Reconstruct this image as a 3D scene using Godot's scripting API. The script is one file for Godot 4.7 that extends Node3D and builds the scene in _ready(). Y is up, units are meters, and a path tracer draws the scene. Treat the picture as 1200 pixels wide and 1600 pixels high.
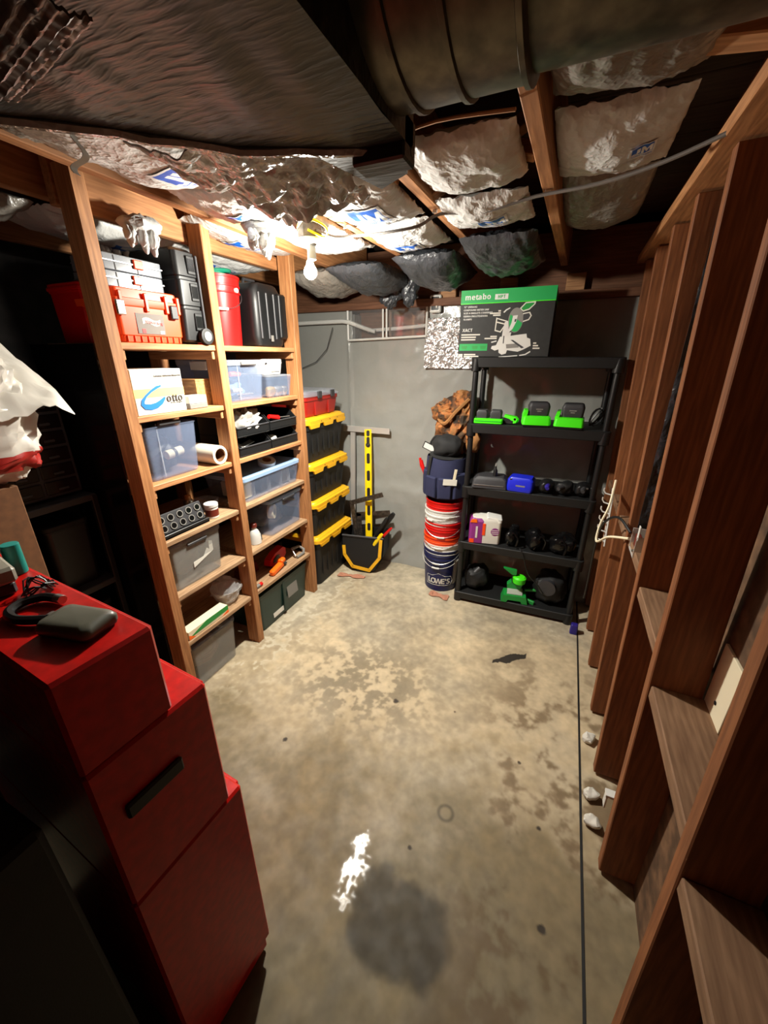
extends Node3D

# ---------------------------------------------------------------- mesh builder
class MB:
	var v := PackedVector3Array()
	var uv := PackedVector2Array()
	var has_uv := false

	func tri(a: Vector3, b: Vector3, c: Vector3) -> void:   # counter-clockwise seen from outside
		v.push_back(a); v.push_back(c); v.push_back(b)
		if has_uv:
			uv.push_back(Vector2.ZERO); uv.push_back(Vector2.ZERO); uv.push_back(Vector2.ZERO)

	func quad(a: Vector3, b: Vector3, c: Vector3, d: Vector3) -> void:
		tri(a, b, c); tri(a, c, d)

	func out(a: Vector3, b: Vector3, c: Vector3, m: Vector3) -> void:   # turned away from m
		if (b - a).cross(c - a).dot((a + b + c) / 3.0 - m) >= 0.0:
			tri(a, b, c)
		else:
			tri(a, c, b)

	func box(c: Vector3, s: Vector3, bev := 0.003, xf := Transform3D()) -> MB:
		var h := s * 0.5
		var e := minf(bev, minf(h.x, minf(h.y, h.z)) * 0.9)
		var m := xf * c
		var pt := func(sx: int, sy: int, sz: int, k: int) -> Vector3:
			var q := Vector3(sx * h.x, sy * h.y, sz * h.z)
			var i := Vector3(sx * (h.x - e), sy * (h.y - e), sz * (h.z - e))
			i[k] = q[k]
			return xf * (c + i)
		var S := [-1, 1]
		for k in 3:
			for s1 in S:
				var q := []
				for t in [[-1, -1], [1, -1], [1, 1], [-1, 1]]:
					var sg := [0, 0, 0]
					sg[k] = s1
					sg[(k + 1) % 3] = t[0]
					sg[(k + 2) % 3] = t[1]
					q.push_back(pt.call(sg[0], sg[1], sg[2], k))
				out(q[0], q[1], q[2], m); out(q[0], q[2], q[3], m)
		if e > 0.0:
			for k in 3:
				var k1 := (k + 1) % 3
				var k2 := (k + 2) % 3
				for s1 in S:
					for s2 in S:
						var q := []
						for t in S:
							var sg := [0, 0, 0]
							sg[k] = t; sg[k1] = s1; sg[k2] = s2
							q.push_back(pt.call(sg[0], sg[1], sg[2], k1))
							q.push_back(pt.call(sg[0], sg[1], sg[2], k2))
						out(q[0], q[1], q[2], m); out(q[1], q[2], q[3], m)
			for sx in S:
				for sy in S:
					for sz in S:
						out(pt.call(sx, sy, sz, 0), pt.call(sx, sy, sz, 1), pt.call(sx, sy, sz, 2), m)
		return self

	static func ring(r: Array, n: int) -> PackedVector3Array:   # [y, radius] or [y, half x, half z, corner radius, shift x, shift z]
		var p := PackedVector3Array()
		if r.size() < 4:
			for i in n * 4 + 4:
				var a := TAU * i / (n * 4 + 4)
				p.push_back(Vector3(r[1] * cos(a), r[0], -r[1] * sin(a)))
			return p
		var ox: float = r[4] if r.size() > 4 else 0.0
		var oz: float = r[5] if r.size() > 5 else 0.0
		var cr: float = minf(r[3], minf(r[1], r[2]))
		var cs := [[1, -1], [-1, -1], [-1, 1], [1, 1]]
		for k in 4:
			for i in n + 1:
				var a := PI / 2 * (k + float(i) / n)
				p.push_back(Vector3(ox + cs[k][0] * (r[1] - cr) + cr * cos(a), r[0], oz + cs[k][1] * (r[2] - cr) - cr * sin(a)))
		return p

	func loft(rs: Array, n := 4, xf := Transform3D(), cap0 := true, cap1 := true) -> MB:
		var last := PackedVector3Array()
		for k in rs.size():
			var p := ring(rs[k], n)
			for i in p.size():
				p[i] = xf * p[i]
			var N := p.size()
			if k == 0 and cap0 or k == rs.size() - 1 and cap1:
				var c := Vector3.ZERO
				for q in p:
					c += q / N
				for i in N:
					if k == 0:
						tri(c, p[(i + 1) % N], p[i])
					else:
						tri(c, p[i], p[(i + 1) % N])
			if k > 0:
				for i in N:
					var j := (i + 1) % N
					quad(last[i], last[j], p[j], p[i])
			last = p
		return self

	func cyl(a: Vector3, b: Vector3, r: float, n := 5, r2 := -1.0) -> MB:
		var y := (b - a).normalized()
		var x := y.cross(Vector3(0.3, 0.9, 0.31) if absf(y.y) < 0.8 else Vector3.RIGHT).normalized()
		var L := a.distance_to(b)
		var e := minf(0.0015, L * 0.3)
		var q := r if r2 < 0.0 else r2
		return loft([[0.0, r * 0.93], [e, r], [L - e, q], [L, q * 0.93]], n, Transform3D(Basis(x, y, x.cross(y)), a))

	func tube(pts: Array, r: float, seg := 8, closed := false) -> MB:
		var n := pts.size()
		var rings := []
		var up := Vector3.ZERO
		for i in n:
			var t: Vector3 = (pts[(i + 1) % n] - pts[(i - 1 + n) % n]) if closed else (pts[mini(i + 1, n - 1)] - pts[maxi(i - 1, 0)])
			t = t.normalized()
			if i == 0:
				up = t.cross(Vector3.UP if absf(t.y) < 0.9 else Vector3.RIGHT).normalized()
			else:
				up = (up - t * up.dot(t)).normalized()
			var w := t.cross(up)
			var p := []
			for k in seg:
				var a := TAU * k / seg
				p.push_back(pts[i] + (up * cos(a) + w * sin(a)) * r)
			rings.push_back(p)
		for i in (n if closed else n - 1):
			var A: Array = rings[i]
			var B: Array = rings[(i + 1) % n]
			for k in seg:
				var j := (k + 1) % seg
				quad(A[k], A[j], B[j], B[k])
		if not closed:
			for k in seg:
				tri(pts[0], rings[0][(k + 1) % seg], rings[0][k])
				tri(pts[n - 1], rings[n - 1][k], rings[n - 1][(k + 1) % seg])
		return self

	func prism(poly: Array, depth: float, xf := Transform3D(), tp := 1.0) -> MB:   # outline in x, y; front face at z = 0, body behind it; tp shrinks the front
		var p := PackedVector2Array()
		for q in poly:
			p.push_back(q if q is Vector2 else Vector2(q[0], q[1]))
		if Geometry2D.is_polygon_clockwise(p):
			p.reverse()
		var cen := Vector2.ZERO
		for q in p:
			cen += q / p.size()
		var f := PackedVector2Array()
		for q in p:
			f.push_back(cen + (q - cen) * tp)
		var ix := Geometry2D.triangulate_polygon(p)
		for i in range(0, ix.size(), 3):
			var a := ix[i]
			var b := ix[i + 1]
			var c := ix[i + 2]
			if (p[b] - p[a]).cross(p[c] - p[a]) < 0.0:
				b = ix[i + 2]; c = ix[i + 1]
			tri(xf * Vector3(f[a].x, f[a].y, 0), xf * Vector3(f[b].x, f[b].y, 0), xf * Vector3(f[c].x, f[c].y, 0))
			tri(xf * Vector3(p[a].x, p[a].y, -depth), xf * Vector3(p[c].x, p[c].y, -depth), xf * Vector3(p[b].x, p[b].y, -depth))
		for i in p.size():
			var j := (i + 1) % p.size()
			quad(xf * Vector3(p[i].x, p[i].y, -depth), xf * Vector3(p[j].x, p[j].y, -depth), xf * Vector3(f[j].x, f[j].y, 0), xf * Vector3(f[i].x, f[i].y, 0))
		return self

	func stroke(pts: Array, depth: float, z: float) -> MB:   # brush stroke in x, y through [x, y, half width]
		var L := []
		var Rr := []
		for i in pts.size():
			var p := Vector2(pts[i][0], pts[i][1])
			var q0: Array = pts[maxi(i - 1, 0)]
			var q1: Array = pts[mini(i + 1, pts.size() - 1)]
			var t := Vector2(q1[0] - q0[0], q1[1] - q0[1]).normalized()
			var n: Vector2 = Vector2(-t.y, t.x) * pts[i][2]
			L.push_back(p + n); Rr.push_back(p - n)
		for i in pts.size() - 1:
			prism([L[i], L[i + 1], Rr[i + 1], Rr[i]], depth, Transform3D(Basis(), Vector3(0, 0, z)))
		return self

	func grid(nu: int, nv: int, f: Callable, flip := false, uvs := false) -> MB:
		has_uv = has_uv or uvs
		var p := []
		for j in nv + 1:
			for i in nu + 1:
				p.push_back(f.call(float(i) / nu, float(j) / nv))
		for j in nv:
			for i in nu:
				var k := [j * (nu + 1) + i, j * (nu + 1) + i + 1, (j + 1) * (nu + 1) + i + 1, (j + 1) * (nu + 1) + i]
				for t in [[0, 1, 2], [0, 2, 3]]:
					var o: Array = [t[0], t[1], t[2]] if not flip else [t[0], t[2], t[1]]
					if uvs:
						v.push_back(p[k[o[0]]]); v.push_back(p[k[o[2]]]); v.push_back(p[k[o[1]]])
						for w in [o[0], o[2], o[1]]:
							var kk: int = k[w]
							uv.push_back(Vector2(float(kk % (nu + 1)) / nu, 1.0 - float(kk / (nu + 1)) / nv))
					else:
						tri(p[k[o[0]]], p[k[o[1]]], p[k[o[2]]])
		return self

	func sheet(nu: int, nv: int, f: Callable, th: Vector3) -> MB:   # a sheet with thickness th
		grid(nu, nv, f)
		grid(nu, nv, func(u: float, w: float): return f.call(u, w) - th, true)
		for i in nu:
			for e in [0.0, 1.0]:
				var a: Vector3 = f.call(float(i) / nu, e)
				var b: Vector3 = f.call(float(i + 1) / nu, e)
				if e == 0.0:
					quad(a, a - th, b - th, b)
				else:
					quad(b, b - th, a - th, a)
		for i in nv:
			for e in [0.0, 1.0]:
				var a: Vector3 = f.call(e, float(i) / nv)
				var b: Vector3 = f.call(e, float(i + 1) / nv)
				if e == 1.0:
					quad(a, a - th, b - th, b)
				else:
					quad(b, b - th, a - th, a)
		return self

	func blob(c: Vector3, s: Vector3, nz: FastNoiseLite, amp: float, ex := 1.0, nu := 28, nv := 16) -> MB:   # rounded lump, creased by noise
		return grid(nu, nv, func(u: float, w: float):
			var a: float = -u * TAU
			if u >= 1.0:
				a = 0.0
			var b: float = (w - 0.5) * PI
			var cb := pow(maxf(cos(b), 0.0), ex)
			var d := Vector3(signf(cos(a)) * pow(absf(cos(a)), ex) * cb, signf(sin(b)) * pow(absf(sin(b)), ex), signf(sin(a)) * pow(absf(sin(a)), ex) * cb)
			var q := d * s
			var k := nz.get_noise_3dv((c + q) * 100.0)
			return c + q + d * k * amp, false)

	func mesh(crease := 38.0) -> ArrayMesh:
		var cs := cos(deg_to_rad(crease))
		var n := v.size()
		var fn := PackedVector3Array()
		fn.resize(n / 3)
		var at := {}
		for i in n / 3:
			fn[i] = -(v[i * 3 + 1] - v[i * 3]).cross(v[i * 3 + 2] - v[i * 3])
			for k in 3:
				var key := Vector3i((v[i * 3 + k] * 20000.0).round())
				if at.has(key):
					at[key].push_back(i)
				else:
					at[key] = [i]
		var nn := PackedVector3Array()
		nn.resize(n)
		var un := PackedVector3Array()
		un.resize(n / 3)
		for i in n / 3:
			un[i] = fn[i].normalized()
		for i in n:
			var f := un[i / 3]
			var s := Vector3.ZERO
			for j in at[Vector3i((v[i] * 20000.0).round())]:
				if un[j].dot(f) > cs:
					s += fn[j]
			s = s.normalized()
			nn[i] = s if s.length() > 0.5 else (f if f.length() > 0.5 else Vector3.UP)
		var arr := []
		arr.resize(Mesh.ARRAY_MAX)
		arr[Mesh.ARRAY_VERTEX] = v
		arr[Mesh.ARRAY_NORMAL] = nn
		if has_uv:
			arr[Mesh.ARRAY_TEX_UV] = uv
		var am := ArrayMesh.new()
		am.add_surface_from_arrays(Mesh.PRIMITIVE_TRIANGLES, arr)
		return am

# ---------------------------------------------------------------- scene helpers
var used := {}
var M := {}
var T := {}
var rng := RandomNumberGenerator.new()
var crumple := FastNoiseLite.new()
var soft := FastNoiseLite.new()

func numbered(s: String) -> String:
	var k: int = used.get(s, -1) + 1
	used[s] = k
	return s if k == 0 else "%s_%03d" % [s, k]

func tag(o: Node3D, label: String, category: String, group := "") -> Node3D:
	o.set_meta("label", label); o.set_meta("category", category)
	if group:
		o.set_meta("group", group)
	return o

func thing(called: String, label: String, category: String, at := Vector3.ZERO, turn := 0.0, group := "") -> Node3D:
	var o := Node3D.new()
	o.name = numbered(called)
	add_child(o)
	o.position = at
	o.rotation_degrees.y = turn
	tag(o, label, category, group)
	return o

func obj(called: String, mb, m: Material, par: Node3D = self, at := Vector3.ZERO, rot := Vector3.ZERO, crease := 38.0) -> MeshInstance3D:
	var o := MeshInstance3D.new()
	o.mesh = mb if mb is Mesh else mb.mesh(crease)
	o.name = numbered(called) if par == self else called
	o.material_override = m
	o.position = at
	o.rotation_degrees = rot
	par.add_child(o, true)
	return o

func struct(called: String, mb, m: Material, par: Node3D = self, at := Vector3.ZERO, rot := Vector3.ZERO) -> MeshInstance3D:
	var o := obj(called, mb, m, par, at, rot)
	if par == self:
		o.set_meta("kind", "structure")
	return o

func stuff(o: Node3D) -> Node3D:
	o.set_meta("kind", "stuff")
	return o

func bx(c: Vector3, s: Vector3, bev := 0.003) -> MB:
	return MB.new().box(c, s, bev)

func lo(rs: Array, n := 4) -> MB:
	return MB.new().loft(rs, n)

func XF(at: Vector3, rot := Vector3.ZERO) -> Transform3D:
	return Transform3D(Basis.from_euler(rot * PI / 180.0), at)

# an object standing on a shelf of the wooden unit: front face at x = xf, from z0 (near) to z1 (far); its own +z looks into the aisle
func on(called: String, label: String, category: String, y: float, xf: float, z0: float, z1: float, d: float, group := "") -> Node3D:
	return thing(called, label, category, Vector3(xf - d / 2, y, (z0 + z1) / 2), 90.0, group)

func mat(key: String, c: Color, rough := 0.6, tex := "", scale := Vector3.ONE, metal := 0.0, bump := "", bump_s := 0.1) -> StandardMaterial3D:
	var m := StandardMaterial3D.new()
	m.resource_name = key
	m.albedo_color = c
	m.roughness = rough
	m.metallic = metal
	if tex:
		m.albedo_texture = T[tex]
	if bump:
		m.heightmap_enabled = true
		m.heightmap_texture = T[bump]
		m.heightmap_scale = bump_s
	if tex or bump:
		m.uv1_triplanar = true
		m.uv1_world_triplanar = true
		m.uv1_scale = scale
	M[key] = m
	return m

func clear_mat(key: String, c: Color, a: float, rough := 0.35) -> StandardMaterial3D:
	var m := mat(key, Color(c.r, c.g, c.b, a), rough)
	m.transparency = BaseMaterial3D.TRANSPARENCY_ALPHA
	return m

func noise_tex(key: String, size: int, freq: float, lo_c: Color, hi_c: Color, oct := 4, ntype := FastNoiseLite.TYPE_SIMPLEX, sd := 1, ridged := false) -> void:
	var n := FastNoiseLite.new()
	n.noise_type = ntype
	n.seed = sd
	n.frequency = freq
	n.fractal_octaves = oct
	n.fractal_type = FastNoiseLite.FRACTAL_RIDGED if ridged else FastNoiseLite.FRACTAL_FBM
	var t := NoiseTexture2D.new()
	t.width = size; t.height = size
	t.seamless = true
	t.noise = n
	var g := Gradient.new()
	g.set_color(0, lo_c); g.set_color(1, hi_c)
	t.color_ramp = g
	T[key] = t

func txt(par: Node3D, s: String, h: float, at: Vector3, m: Material, rot := Vector3.ZERO, font := "Droid Sans", weight := 700, italic := false, centre := false) -> MeshInstance3D:
	var tm := TextMesh.new()
	var f := SystemFont.new()
	f.font_names = PackedStringArray([font])
	f.font_weight = weight
	f.font_italic = italic
	tm.font = f
	tm.text = s
	tm.font_size = 24
	tm.curve_step = 6.0
	tm.pixel_size = h / (24 * 0.72)
	tm.depth = 0.0012
	tm.horizontal_alignment = HORIZONTAL_ALIGNMENT_CENTER if centre else HORIZONTAL_ALIGNMENT_LEFT
	return obj("lettering", tm, m, par, at, rot)

func textures() -> void:
	noise_tex("mottle", 256, 0.02, Color(0.55, 0.55, 0.55), Color(1, 1, 1), 5)
	noise_tex("grain", 256, 0.03, Color(0.74, 0.70, 0.66), Color(1.0, 1.0, 1.0), 5, FastNoiseLite.TYPE_SIMPLEX, 7)
	noise_tex("light_mottle", 256, 0.03, Color(0.82, 0.82, 0.82), Color(1, 1, 1), 4, FastNoiseLite.TYPE_SIMPLEX, 3)
	noise_tex("weave", 128, 0.2, Color(0.6, 0.6, 0.6), Color(1, 1, 1), 2, FastNoiseLite.TYPE_SIMPLEX, 5)
	noise_tex("bumps", 256, 0.035, Color(0, 0, 0), Color(1, 1, 1), 4, FastNoiseLite.TYPE_PERLIN, 11)
	noise_tex("creases", 256, 0.02, Color(0, 0, 0), Color(1, 1, 1), 3, FastNoiseLite.TYPE_SIMPLEX, 13, true)
	noise_tex("camo", 256, 0.03, Color(0, 0, 0), Color(1, 1, 1), 3, FastNoiseLite.TYPE_SIMPLEX, 17)
	var g: Gradient = T.camo.color_ramp
	g.offsets = PackedFloat32Array([0.0, 0.38, 0.45, 0.5, 0.62, 1.0])
	g.colors = PackedColorArray([Color(0.16, 0.13, 0.1), Color(0.2, 0.15, 0.1), Color(0.45, 0.26, 0.12), Color(0.72, 0.44, 0.22), Color(0.78, 0.5, 0.27), Color(0.5, 0.4, 0.25)])
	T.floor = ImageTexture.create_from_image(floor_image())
	T.wet = ImageTexture.create_from_image(wet_image())
	T.logo = ImageTexture.create_from_image(logo_image())

const FX0 := -2.5
const FX1 := 0.7
const FZ0 := -3.3
const FZ1 := 0.7

func fnoise(sd: int, freq: float, oct := 3) -> FastNoiseLite:
	var n := FastNoiseLite.new()
	n.seed = sd
	n.noise_type = FastNoiseLite.TYPE_SIMPLEX
	n.frequency = freq
	n.fractal_octaves = oct
	return n

func floor_image() -> Image:
	var W := 640
	var H := 800
	var im := Image.create(W, H, false, Image.FORMAT_RGB8)
	var n1 := fnoise(1, 1.3, 4)
	var n2 := fnoise(2, 4.0, 4)
	var n3 := fnoise(3, 14.0, 3)
	var n4 := fnoise(4, 0.6, 2)
	for j in H:
		for i in W:
			var x := FX0 + (FX1 - FX0) * i / W
			var z := FZ0 + (FZ1 - FZ0) * j / H
			var a := n1.get_noise_2d(x, z)
			var b := n2.get_noise_2d(x, z)
			var c := n3.get_noise_2d(x, z)
			var k := 0.76 + 0.10 * a + 0.08 * b + 0.06 * c
			var warm := clampf(0.5 + n4.get_noise_2d(x * 1.5 + 9.0, z) + 0.3 * b, 0.0, 1.0)
			var col := Color(0.985, 0.945, 0.855).lerp(Color(1.0, 0.93, 0.80), warm) * k
			# light falloff painted in: paler at the far end, shaded towards the near end
			var near_shade := smoothstep(-1.45, -0.75, z + 0.5 * a + 0.25 * b)
			col = (col * 1.07).lerp(col * Color(0.69, 0.67, 0.61), near_shade)
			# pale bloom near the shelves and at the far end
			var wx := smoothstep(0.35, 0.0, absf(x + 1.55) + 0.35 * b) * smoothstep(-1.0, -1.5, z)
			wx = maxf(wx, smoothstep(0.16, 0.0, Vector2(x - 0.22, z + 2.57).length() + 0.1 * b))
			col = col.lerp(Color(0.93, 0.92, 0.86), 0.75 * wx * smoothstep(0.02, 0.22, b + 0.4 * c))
			# worn greyer patch in the middle
			var mid := smoothstep(0.45, 0.1, Vector2((x + 0.85) * 0.8, z + 1.6).length())
			col = col.lerp(Color(0.46, 0.43, 0.36), 0.5 * mid * smoothstep(0.25, -0.25, a * 0.6 + b + 0.9 * c))
			# brown stains on the right side
			var rs := smoothstep(-0.25, 0.1, x) * smoothstep(-2.4, -1.6, z)
			col = col.lerp(Color(0.42, 0.33, 0.22), 0.6 * rs * smoothstep(0.1, -0.4, a + 0.8 * b + 0.3 * c))
			# damp round patch
			var d := Vector2((x + 0.265) * 0.92, (z + 0.69) * 1.15).length() + 0.035 * b
			col = col.lerp(col * 0.56, smoothstep(0.185, 0.135, d) * 0.9)
			# ring mark
			var r := Vector2(x + 0.205, z + 1.10).length()
			col = col.lerp(col * 0.72, smoothstep(0.012, 0.0, absf(r - 0.03)))
			# dark spots
			for s in [[0.053, -1.461, 0.012], [-1.041, -1.104, 0.011], [0.191, -0.878, 0.016], [-0.30, -1.62, 0.01], [-0.62, -1.55, 0.02], [0.16, -1.2, 0.012], [-0.3, -0.92, 0.01]]:
				col = col.lerp(Color(0.16, 0.13, 0.1), 0.85 * smoothstep(s[2], s[2] * 0.5, Vector2(x - s[0], z - s[1]).length() + 0.006 * c))
			# leaf shaped stain
			var lx := x + 0.08
			var lz := z + 2.16
			if absf(lz * 0.8 + lx * 0.55) < 0.035 - 0.35 * absf(lx) * 0.5 + 0.02 * b and absf(lx) < 0.095:
				col = Color(0.20, 0.18, 0.15)
			# pinkish scraps by the tub
			im.set_pixel(i, j, col.clamp())
	return im

func wet_image() -> Image:   # roughness of the slab: dull, with a smooth sealed streak
	var W := 320
	var H := 400
	var im := Image.create(W, H, false, Image.FORMAT_L8)
	var n2 := fnoise(21, 9.0, 3)
	var n3 := fnoise(22, 30.0, 2)
	for j in H:
		for i in W:
			var x := FX0 + (FX1 - FX0) * i / W
			var z := FZ0 + (FZ1 - FZ0) * j / H
			var b := n2.get_noise_2d(x, z)
			var k := 0.72 + 0.12 * b
			var q := Vector2(x + 0.47, z + 0.78).rotated(0.15)
			var d := Vector2(q.x * 3.2, q.y).length() + 0.07 * b + 0.07 * n3.get_noise_2d(x, z)
			k = lerpf(k, 0.17, smoothstep(0.15, 0.07, d))
			im.set_pixel(i, j, Color(k, k, k))
	return im

func inpoly(p: Vector2, poly: PackedVector2Array) -> bool:
	return Geometry2D.is_point_in_polygon(p, poly)

func logo_image() -> Image:   # blue square with a white J and M, small blue line of print under it
	var W := 160
	var im := Image.create(W, W, false, Image.FORMAT_RGB8)
	var blue := Color(0.08, 0.36, 0.75)
	im.fill(Color(0.86, 0.87, 0.86))
	im.fill_rect(Rect2i(14, 8, 132, 112), blue)
	var J := PackedVector2Array([Vector2(46, 28), Vector2(66, 28), Vector2(66, 98), Vector2(56, 114), Vector2(28, 114), Vector2(14, 100), Vector2(14, 88), Vector2(30, 88), Vector2(36, 98), Vector2(46, 96)])
	var Mm := PackedVector2Array([Vector2(74, 114), Vector2(74, 28), Vector2(90, 28), Vector2(108, 74), Vector2(126, 28), Vector2(142, 28), Vector2(142, 114), Vector2(126, 114), Vector2(126, 66), Vector2(112, 104), Vector2(104, 104), Vector2(90, 66), Vector2(90, 114)])
	for y in range(20, 120):
		for x in range(10, 150):
			var p := Vector2(x, y)
			if inpoly(p, J) or inpoly(p, Mm):
				im.set_pixel(x, y, Color(0.9, 0.91, 0.9))
	var r := RandomNumberGenerator.new()
	r.seed = 5
	var x0 := 14
	while x0 < 144:
		var w := r.randi_range(2, 6)
		im.fill_rect(Rect2i(x0, 132 + r.randi_range(0, 2), w, 12), blue)
		x0 += w + 3
	return im

func materials() -> void:
	mat("wood_y", Color(0.74, 0.52, 0.33), 0.62, "grain", Vector3(7, 0.5, 7), 0.0, "grain", 0.08)
	mat("wood_z", Color(0.78, 0.56, 0.37), 0.62, "grain", Vector3(7, 7, 0.5), 0.0, "grain", 0.08)
	mat("wood_x", Color(0.75, 0.55, 0.37), 0.65, "grain", Vector3(0.5, 7, 7), 0.0, "grain", 0.08)
	mat("joist", Color(0.74, 0.52, 0.33), 0.7, "grain", Vector3(6, 6, 0.45), 0.0, "grain", 0.1)
	mat("stud", Color(0.58, 0.36, 0.20), 0.7, "grain", Vector3(6, 0.45, 6), 0.0, "grain", 0.1)
	mat("block", Color(0.56, 0.43, 0.32), 0.8, "grain", Vector3(6, 6, 0.6), 0.0, "grain", 0.1)
	mat("sheath", Color(0.50, 0.37, 0.26), 0.8, "mottle", Vector3(2, 2, 2))
	mat("subfloor", Color(0.30, 0.22, 0.17), 0.85, "grain", Vector3(0.5, 6, 6))
	mat("rim", Color(0.48, 0.32, 0.22), 0.7, "grain", Vector3(0.5, 7, 7))
	mat("old_shelf", Color(0.73, 0.60, 0.46), 0.75, "grain", Vector3(6, 6, 0.6), 0.0, "grain", 0.08)
	mat("paint", Color(0.585, 0.59, 0.57), 0.21, "", Vector3(2.5, 2.5, 2.5), 0.0, "bumps", 0.10)
	mat("paint_flat", Color(0.56, 0.565, 0.55), 0.5, "light_mottle", Vector3(2, 2, 2), 0.0, "bumps", 0.15)
	mat("foil_faced", Color(0.80, 0.80, 0.80), 0.26, "", Vector3(4, 4, 4), 0.7, "creases", 0.5)
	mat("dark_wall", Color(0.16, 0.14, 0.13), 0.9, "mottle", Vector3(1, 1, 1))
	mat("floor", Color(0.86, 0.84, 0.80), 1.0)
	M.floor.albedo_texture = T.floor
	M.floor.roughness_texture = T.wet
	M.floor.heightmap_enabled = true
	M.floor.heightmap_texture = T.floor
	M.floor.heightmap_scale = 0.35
	mat("white_bag", Color(0.78, 0.78, 0.77), 0.40, "", Vector3(3, 3, 3), 0.0, "creases", 0.35)
	mat("grey_bag", Color(0.50, 0.48, 0.45), 0.28, "", Vector3(3, 3, 3), 0.0, "creases", 0.35)
	mat("black_bag", Color(0.20, 0.21, 0.225), 0.33, "", Vector3(3, 3, 3), 0.0, "creases", 0.35)
	mat("logo", Color(1, 1, 1), 0.45)
	M.logo.albedo_texture = T.logo
	mat("foil", Color(0.66, 0.65, 0.63), 0.22, "", Vector3(4, 4, 4), 0.1, "creases", 0.4)
	mat("duct_wrap", Color(0.27, 0.255, 0.24), 0.40, "mottle", Vector3(1, 3, 6), 0.35, "creases", 0.15)
	mat("duct_metal", Color(0.48, 0.44, 0.36), 0.42, "mottle", Vector3(3, 3, 3), 0.6)
	mat("flex", Color(0.50, 0.42, 0.38), 0.35, "mottle", Vector3(3, 3, 3), 0.4)
	mat("black", Color(0.075, 0.08, 0.085), 0.42, "", Vector3.ONE, 0.0)
	mat("black_rough", Color(0.09, 0.095, 0.10), 0.6, "weave", Vector3(8, 8, 8), 0.0, "weave", 0.04)
	mat("black_gloss", Color(0.05, 0.05, 0.055), 0.2)
	mat("charcoal", Color(0.20, 0.20, 0.21), 0.5)
	mat("blue_grey", Color(0.34, 0.42, 0.54), 0.7)
	mat("shop_bag", Color(0.82, 0.80, 0.76), 0.35)
	mat("grey", Color(0.48, 0.47, 0.45), 0.55)
	mat("silver", Color(0.75, 0.75, 0.74), 0.3, "", Vector3.ONE, 0.9)
	mat("alu", Color(0.82, 0.81, 0.79), 0.42, "", Vector3.ONE, 0.55)
	mat("steel_dark", Color(0.40, 0.36, 0.32), 0.5, "mottle", Vector3(5, 5, 5), 0.6)
	mat("white", Color(0.82, 0.82, 0.80), 0.4)
	mat("paper", Color(0.83, 0.82, 0.78), 0.75)
	mat("cream", Color(0.90, 0.86, 0.74), 0.7)
	mat("yellow", Color(0.93, 0.70, 0.12), 0.42)
	mat("level_yellow", Color(0.95, 0.82, 0.05), 0.35)
	mat("pale_yellow", Color(0.96, 0.80, 0.46), 0.7)
	mat("orange", Color(0.96, 0.30, 0.09), 0.42)
	mat("orange_bright", Color(0.97, 0.42, 0.06), 0.42)
	mat("red", Color(0.78, 0.07, 0.06), 0.38)
	mat("red_tote", Color(0.62, 0.12, 0.09), 0.42)
	mat("chest_red", Color(0.84, 0.07, 0.04), 0.36, "light_mottle", Vector3(3, 3, 3))
	mat("navy", Color(0.06, 0.09, 0.30), 0.4)
	mat("navy_cloth", Color(0.17, 0.19, 0.34), 0.85, "weave", Vector3(9, 9, 9), 0.0, "weave", 0.05)
	mat("black_cloth", Color(0.14, 0.145, 0.15), 0.85, "weave", Vector3(9, 9, 9))
	mat("blue", Color(0.10, 0.45, 0.80), 0.55)
	mat("tool_blue", Color(0.10, 0.16, 0.78), 0.35)
	mat("teal", Color(0.10, 0.60, 0.56), 0.4)
	mat("hose", Color(0.05, 0.42, 0.32), 0.35)
	mat("lime", Color(0.28, 0.92, 0.10), 0.38)
	mat("green", Color(0.10, 0.55, 0.22), 0.42)
	mat("box_green", Color(0.06, 0.62, 0.30), 0.55)
	mat("carton", Color(0.14, 0.145, 0.14), 0.6, "light_mottle", Vector3(3, 3, 3))
	mat("dark_green", Color(0.03, 0.17, 0.15), 0.35)
	mat("purple", Color(0.52, 0.16, 0.48), 0.5)
	mat("violet", Color(0.16, 0.12, 0.50), 0.5)
	mat("tan", Color(0.82, 0.62, 0.38), 0.6, "grain", Vector3(1, 6, 6))
	mat("card", Color(0.48, 0.32, 0.19), 0.8, "light_mottle", Vector3(3, 3, 3))
	mat("camo", Color(0.9, 0.9, 0.9), 0.85, "camo", Vector3(1.1, 1.1, 1.1))
	mat("tan_cloth", Color(0.72, 0.50, 0.28), 0.85, "weave", Vector3(9, 9, 9))
	mat("brown", Color(0.40, 0.13, 0.08), 0.5)
	mat("brass", Color(0.72, 0.58, 0.25), 0.35, "", Vector3.ONE, 0.7)
	mat("skin_film", Color(0.86, 0.82, 0.74), 0.3)
	mat("smoke", Color(0.40, 0.42, 0.45), 0.22)
	mat("label_grey", Color(0.42, 0.38, 0.35), 0.6)
	mat("pinkish", Color(0.72, 0.50, 0.40), 0.8)
	mat("cable_grey", Color(0.42, 0.40, 0.38), 0.5)
	mat("screen", Color(0.10, 0.16, 0.13), 0.2)
	clear_mat("tote_clear", Color(0.58, 0.65, 0.77), 0.17, 0.3)
	clear_mat("tote_blue", Color(0.52, 0.58, 0.70), 0.28, 0.3)
	clear_mat("tote_grey", Color(0.66, 0.66, 0.64), 0.34, 0.32)
	clear_mat("lid_clear", Color(0.72, 0.75, 0.80), 0.30, 0.3)
	clear_mat("lid_blue", Color(0.62, 0.74, 0.88), 0.75, 0.32)
	clear_mat("bowl_clear", Color(0.82, 0.81, 0.78), 0.42, 0.35)
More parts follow.
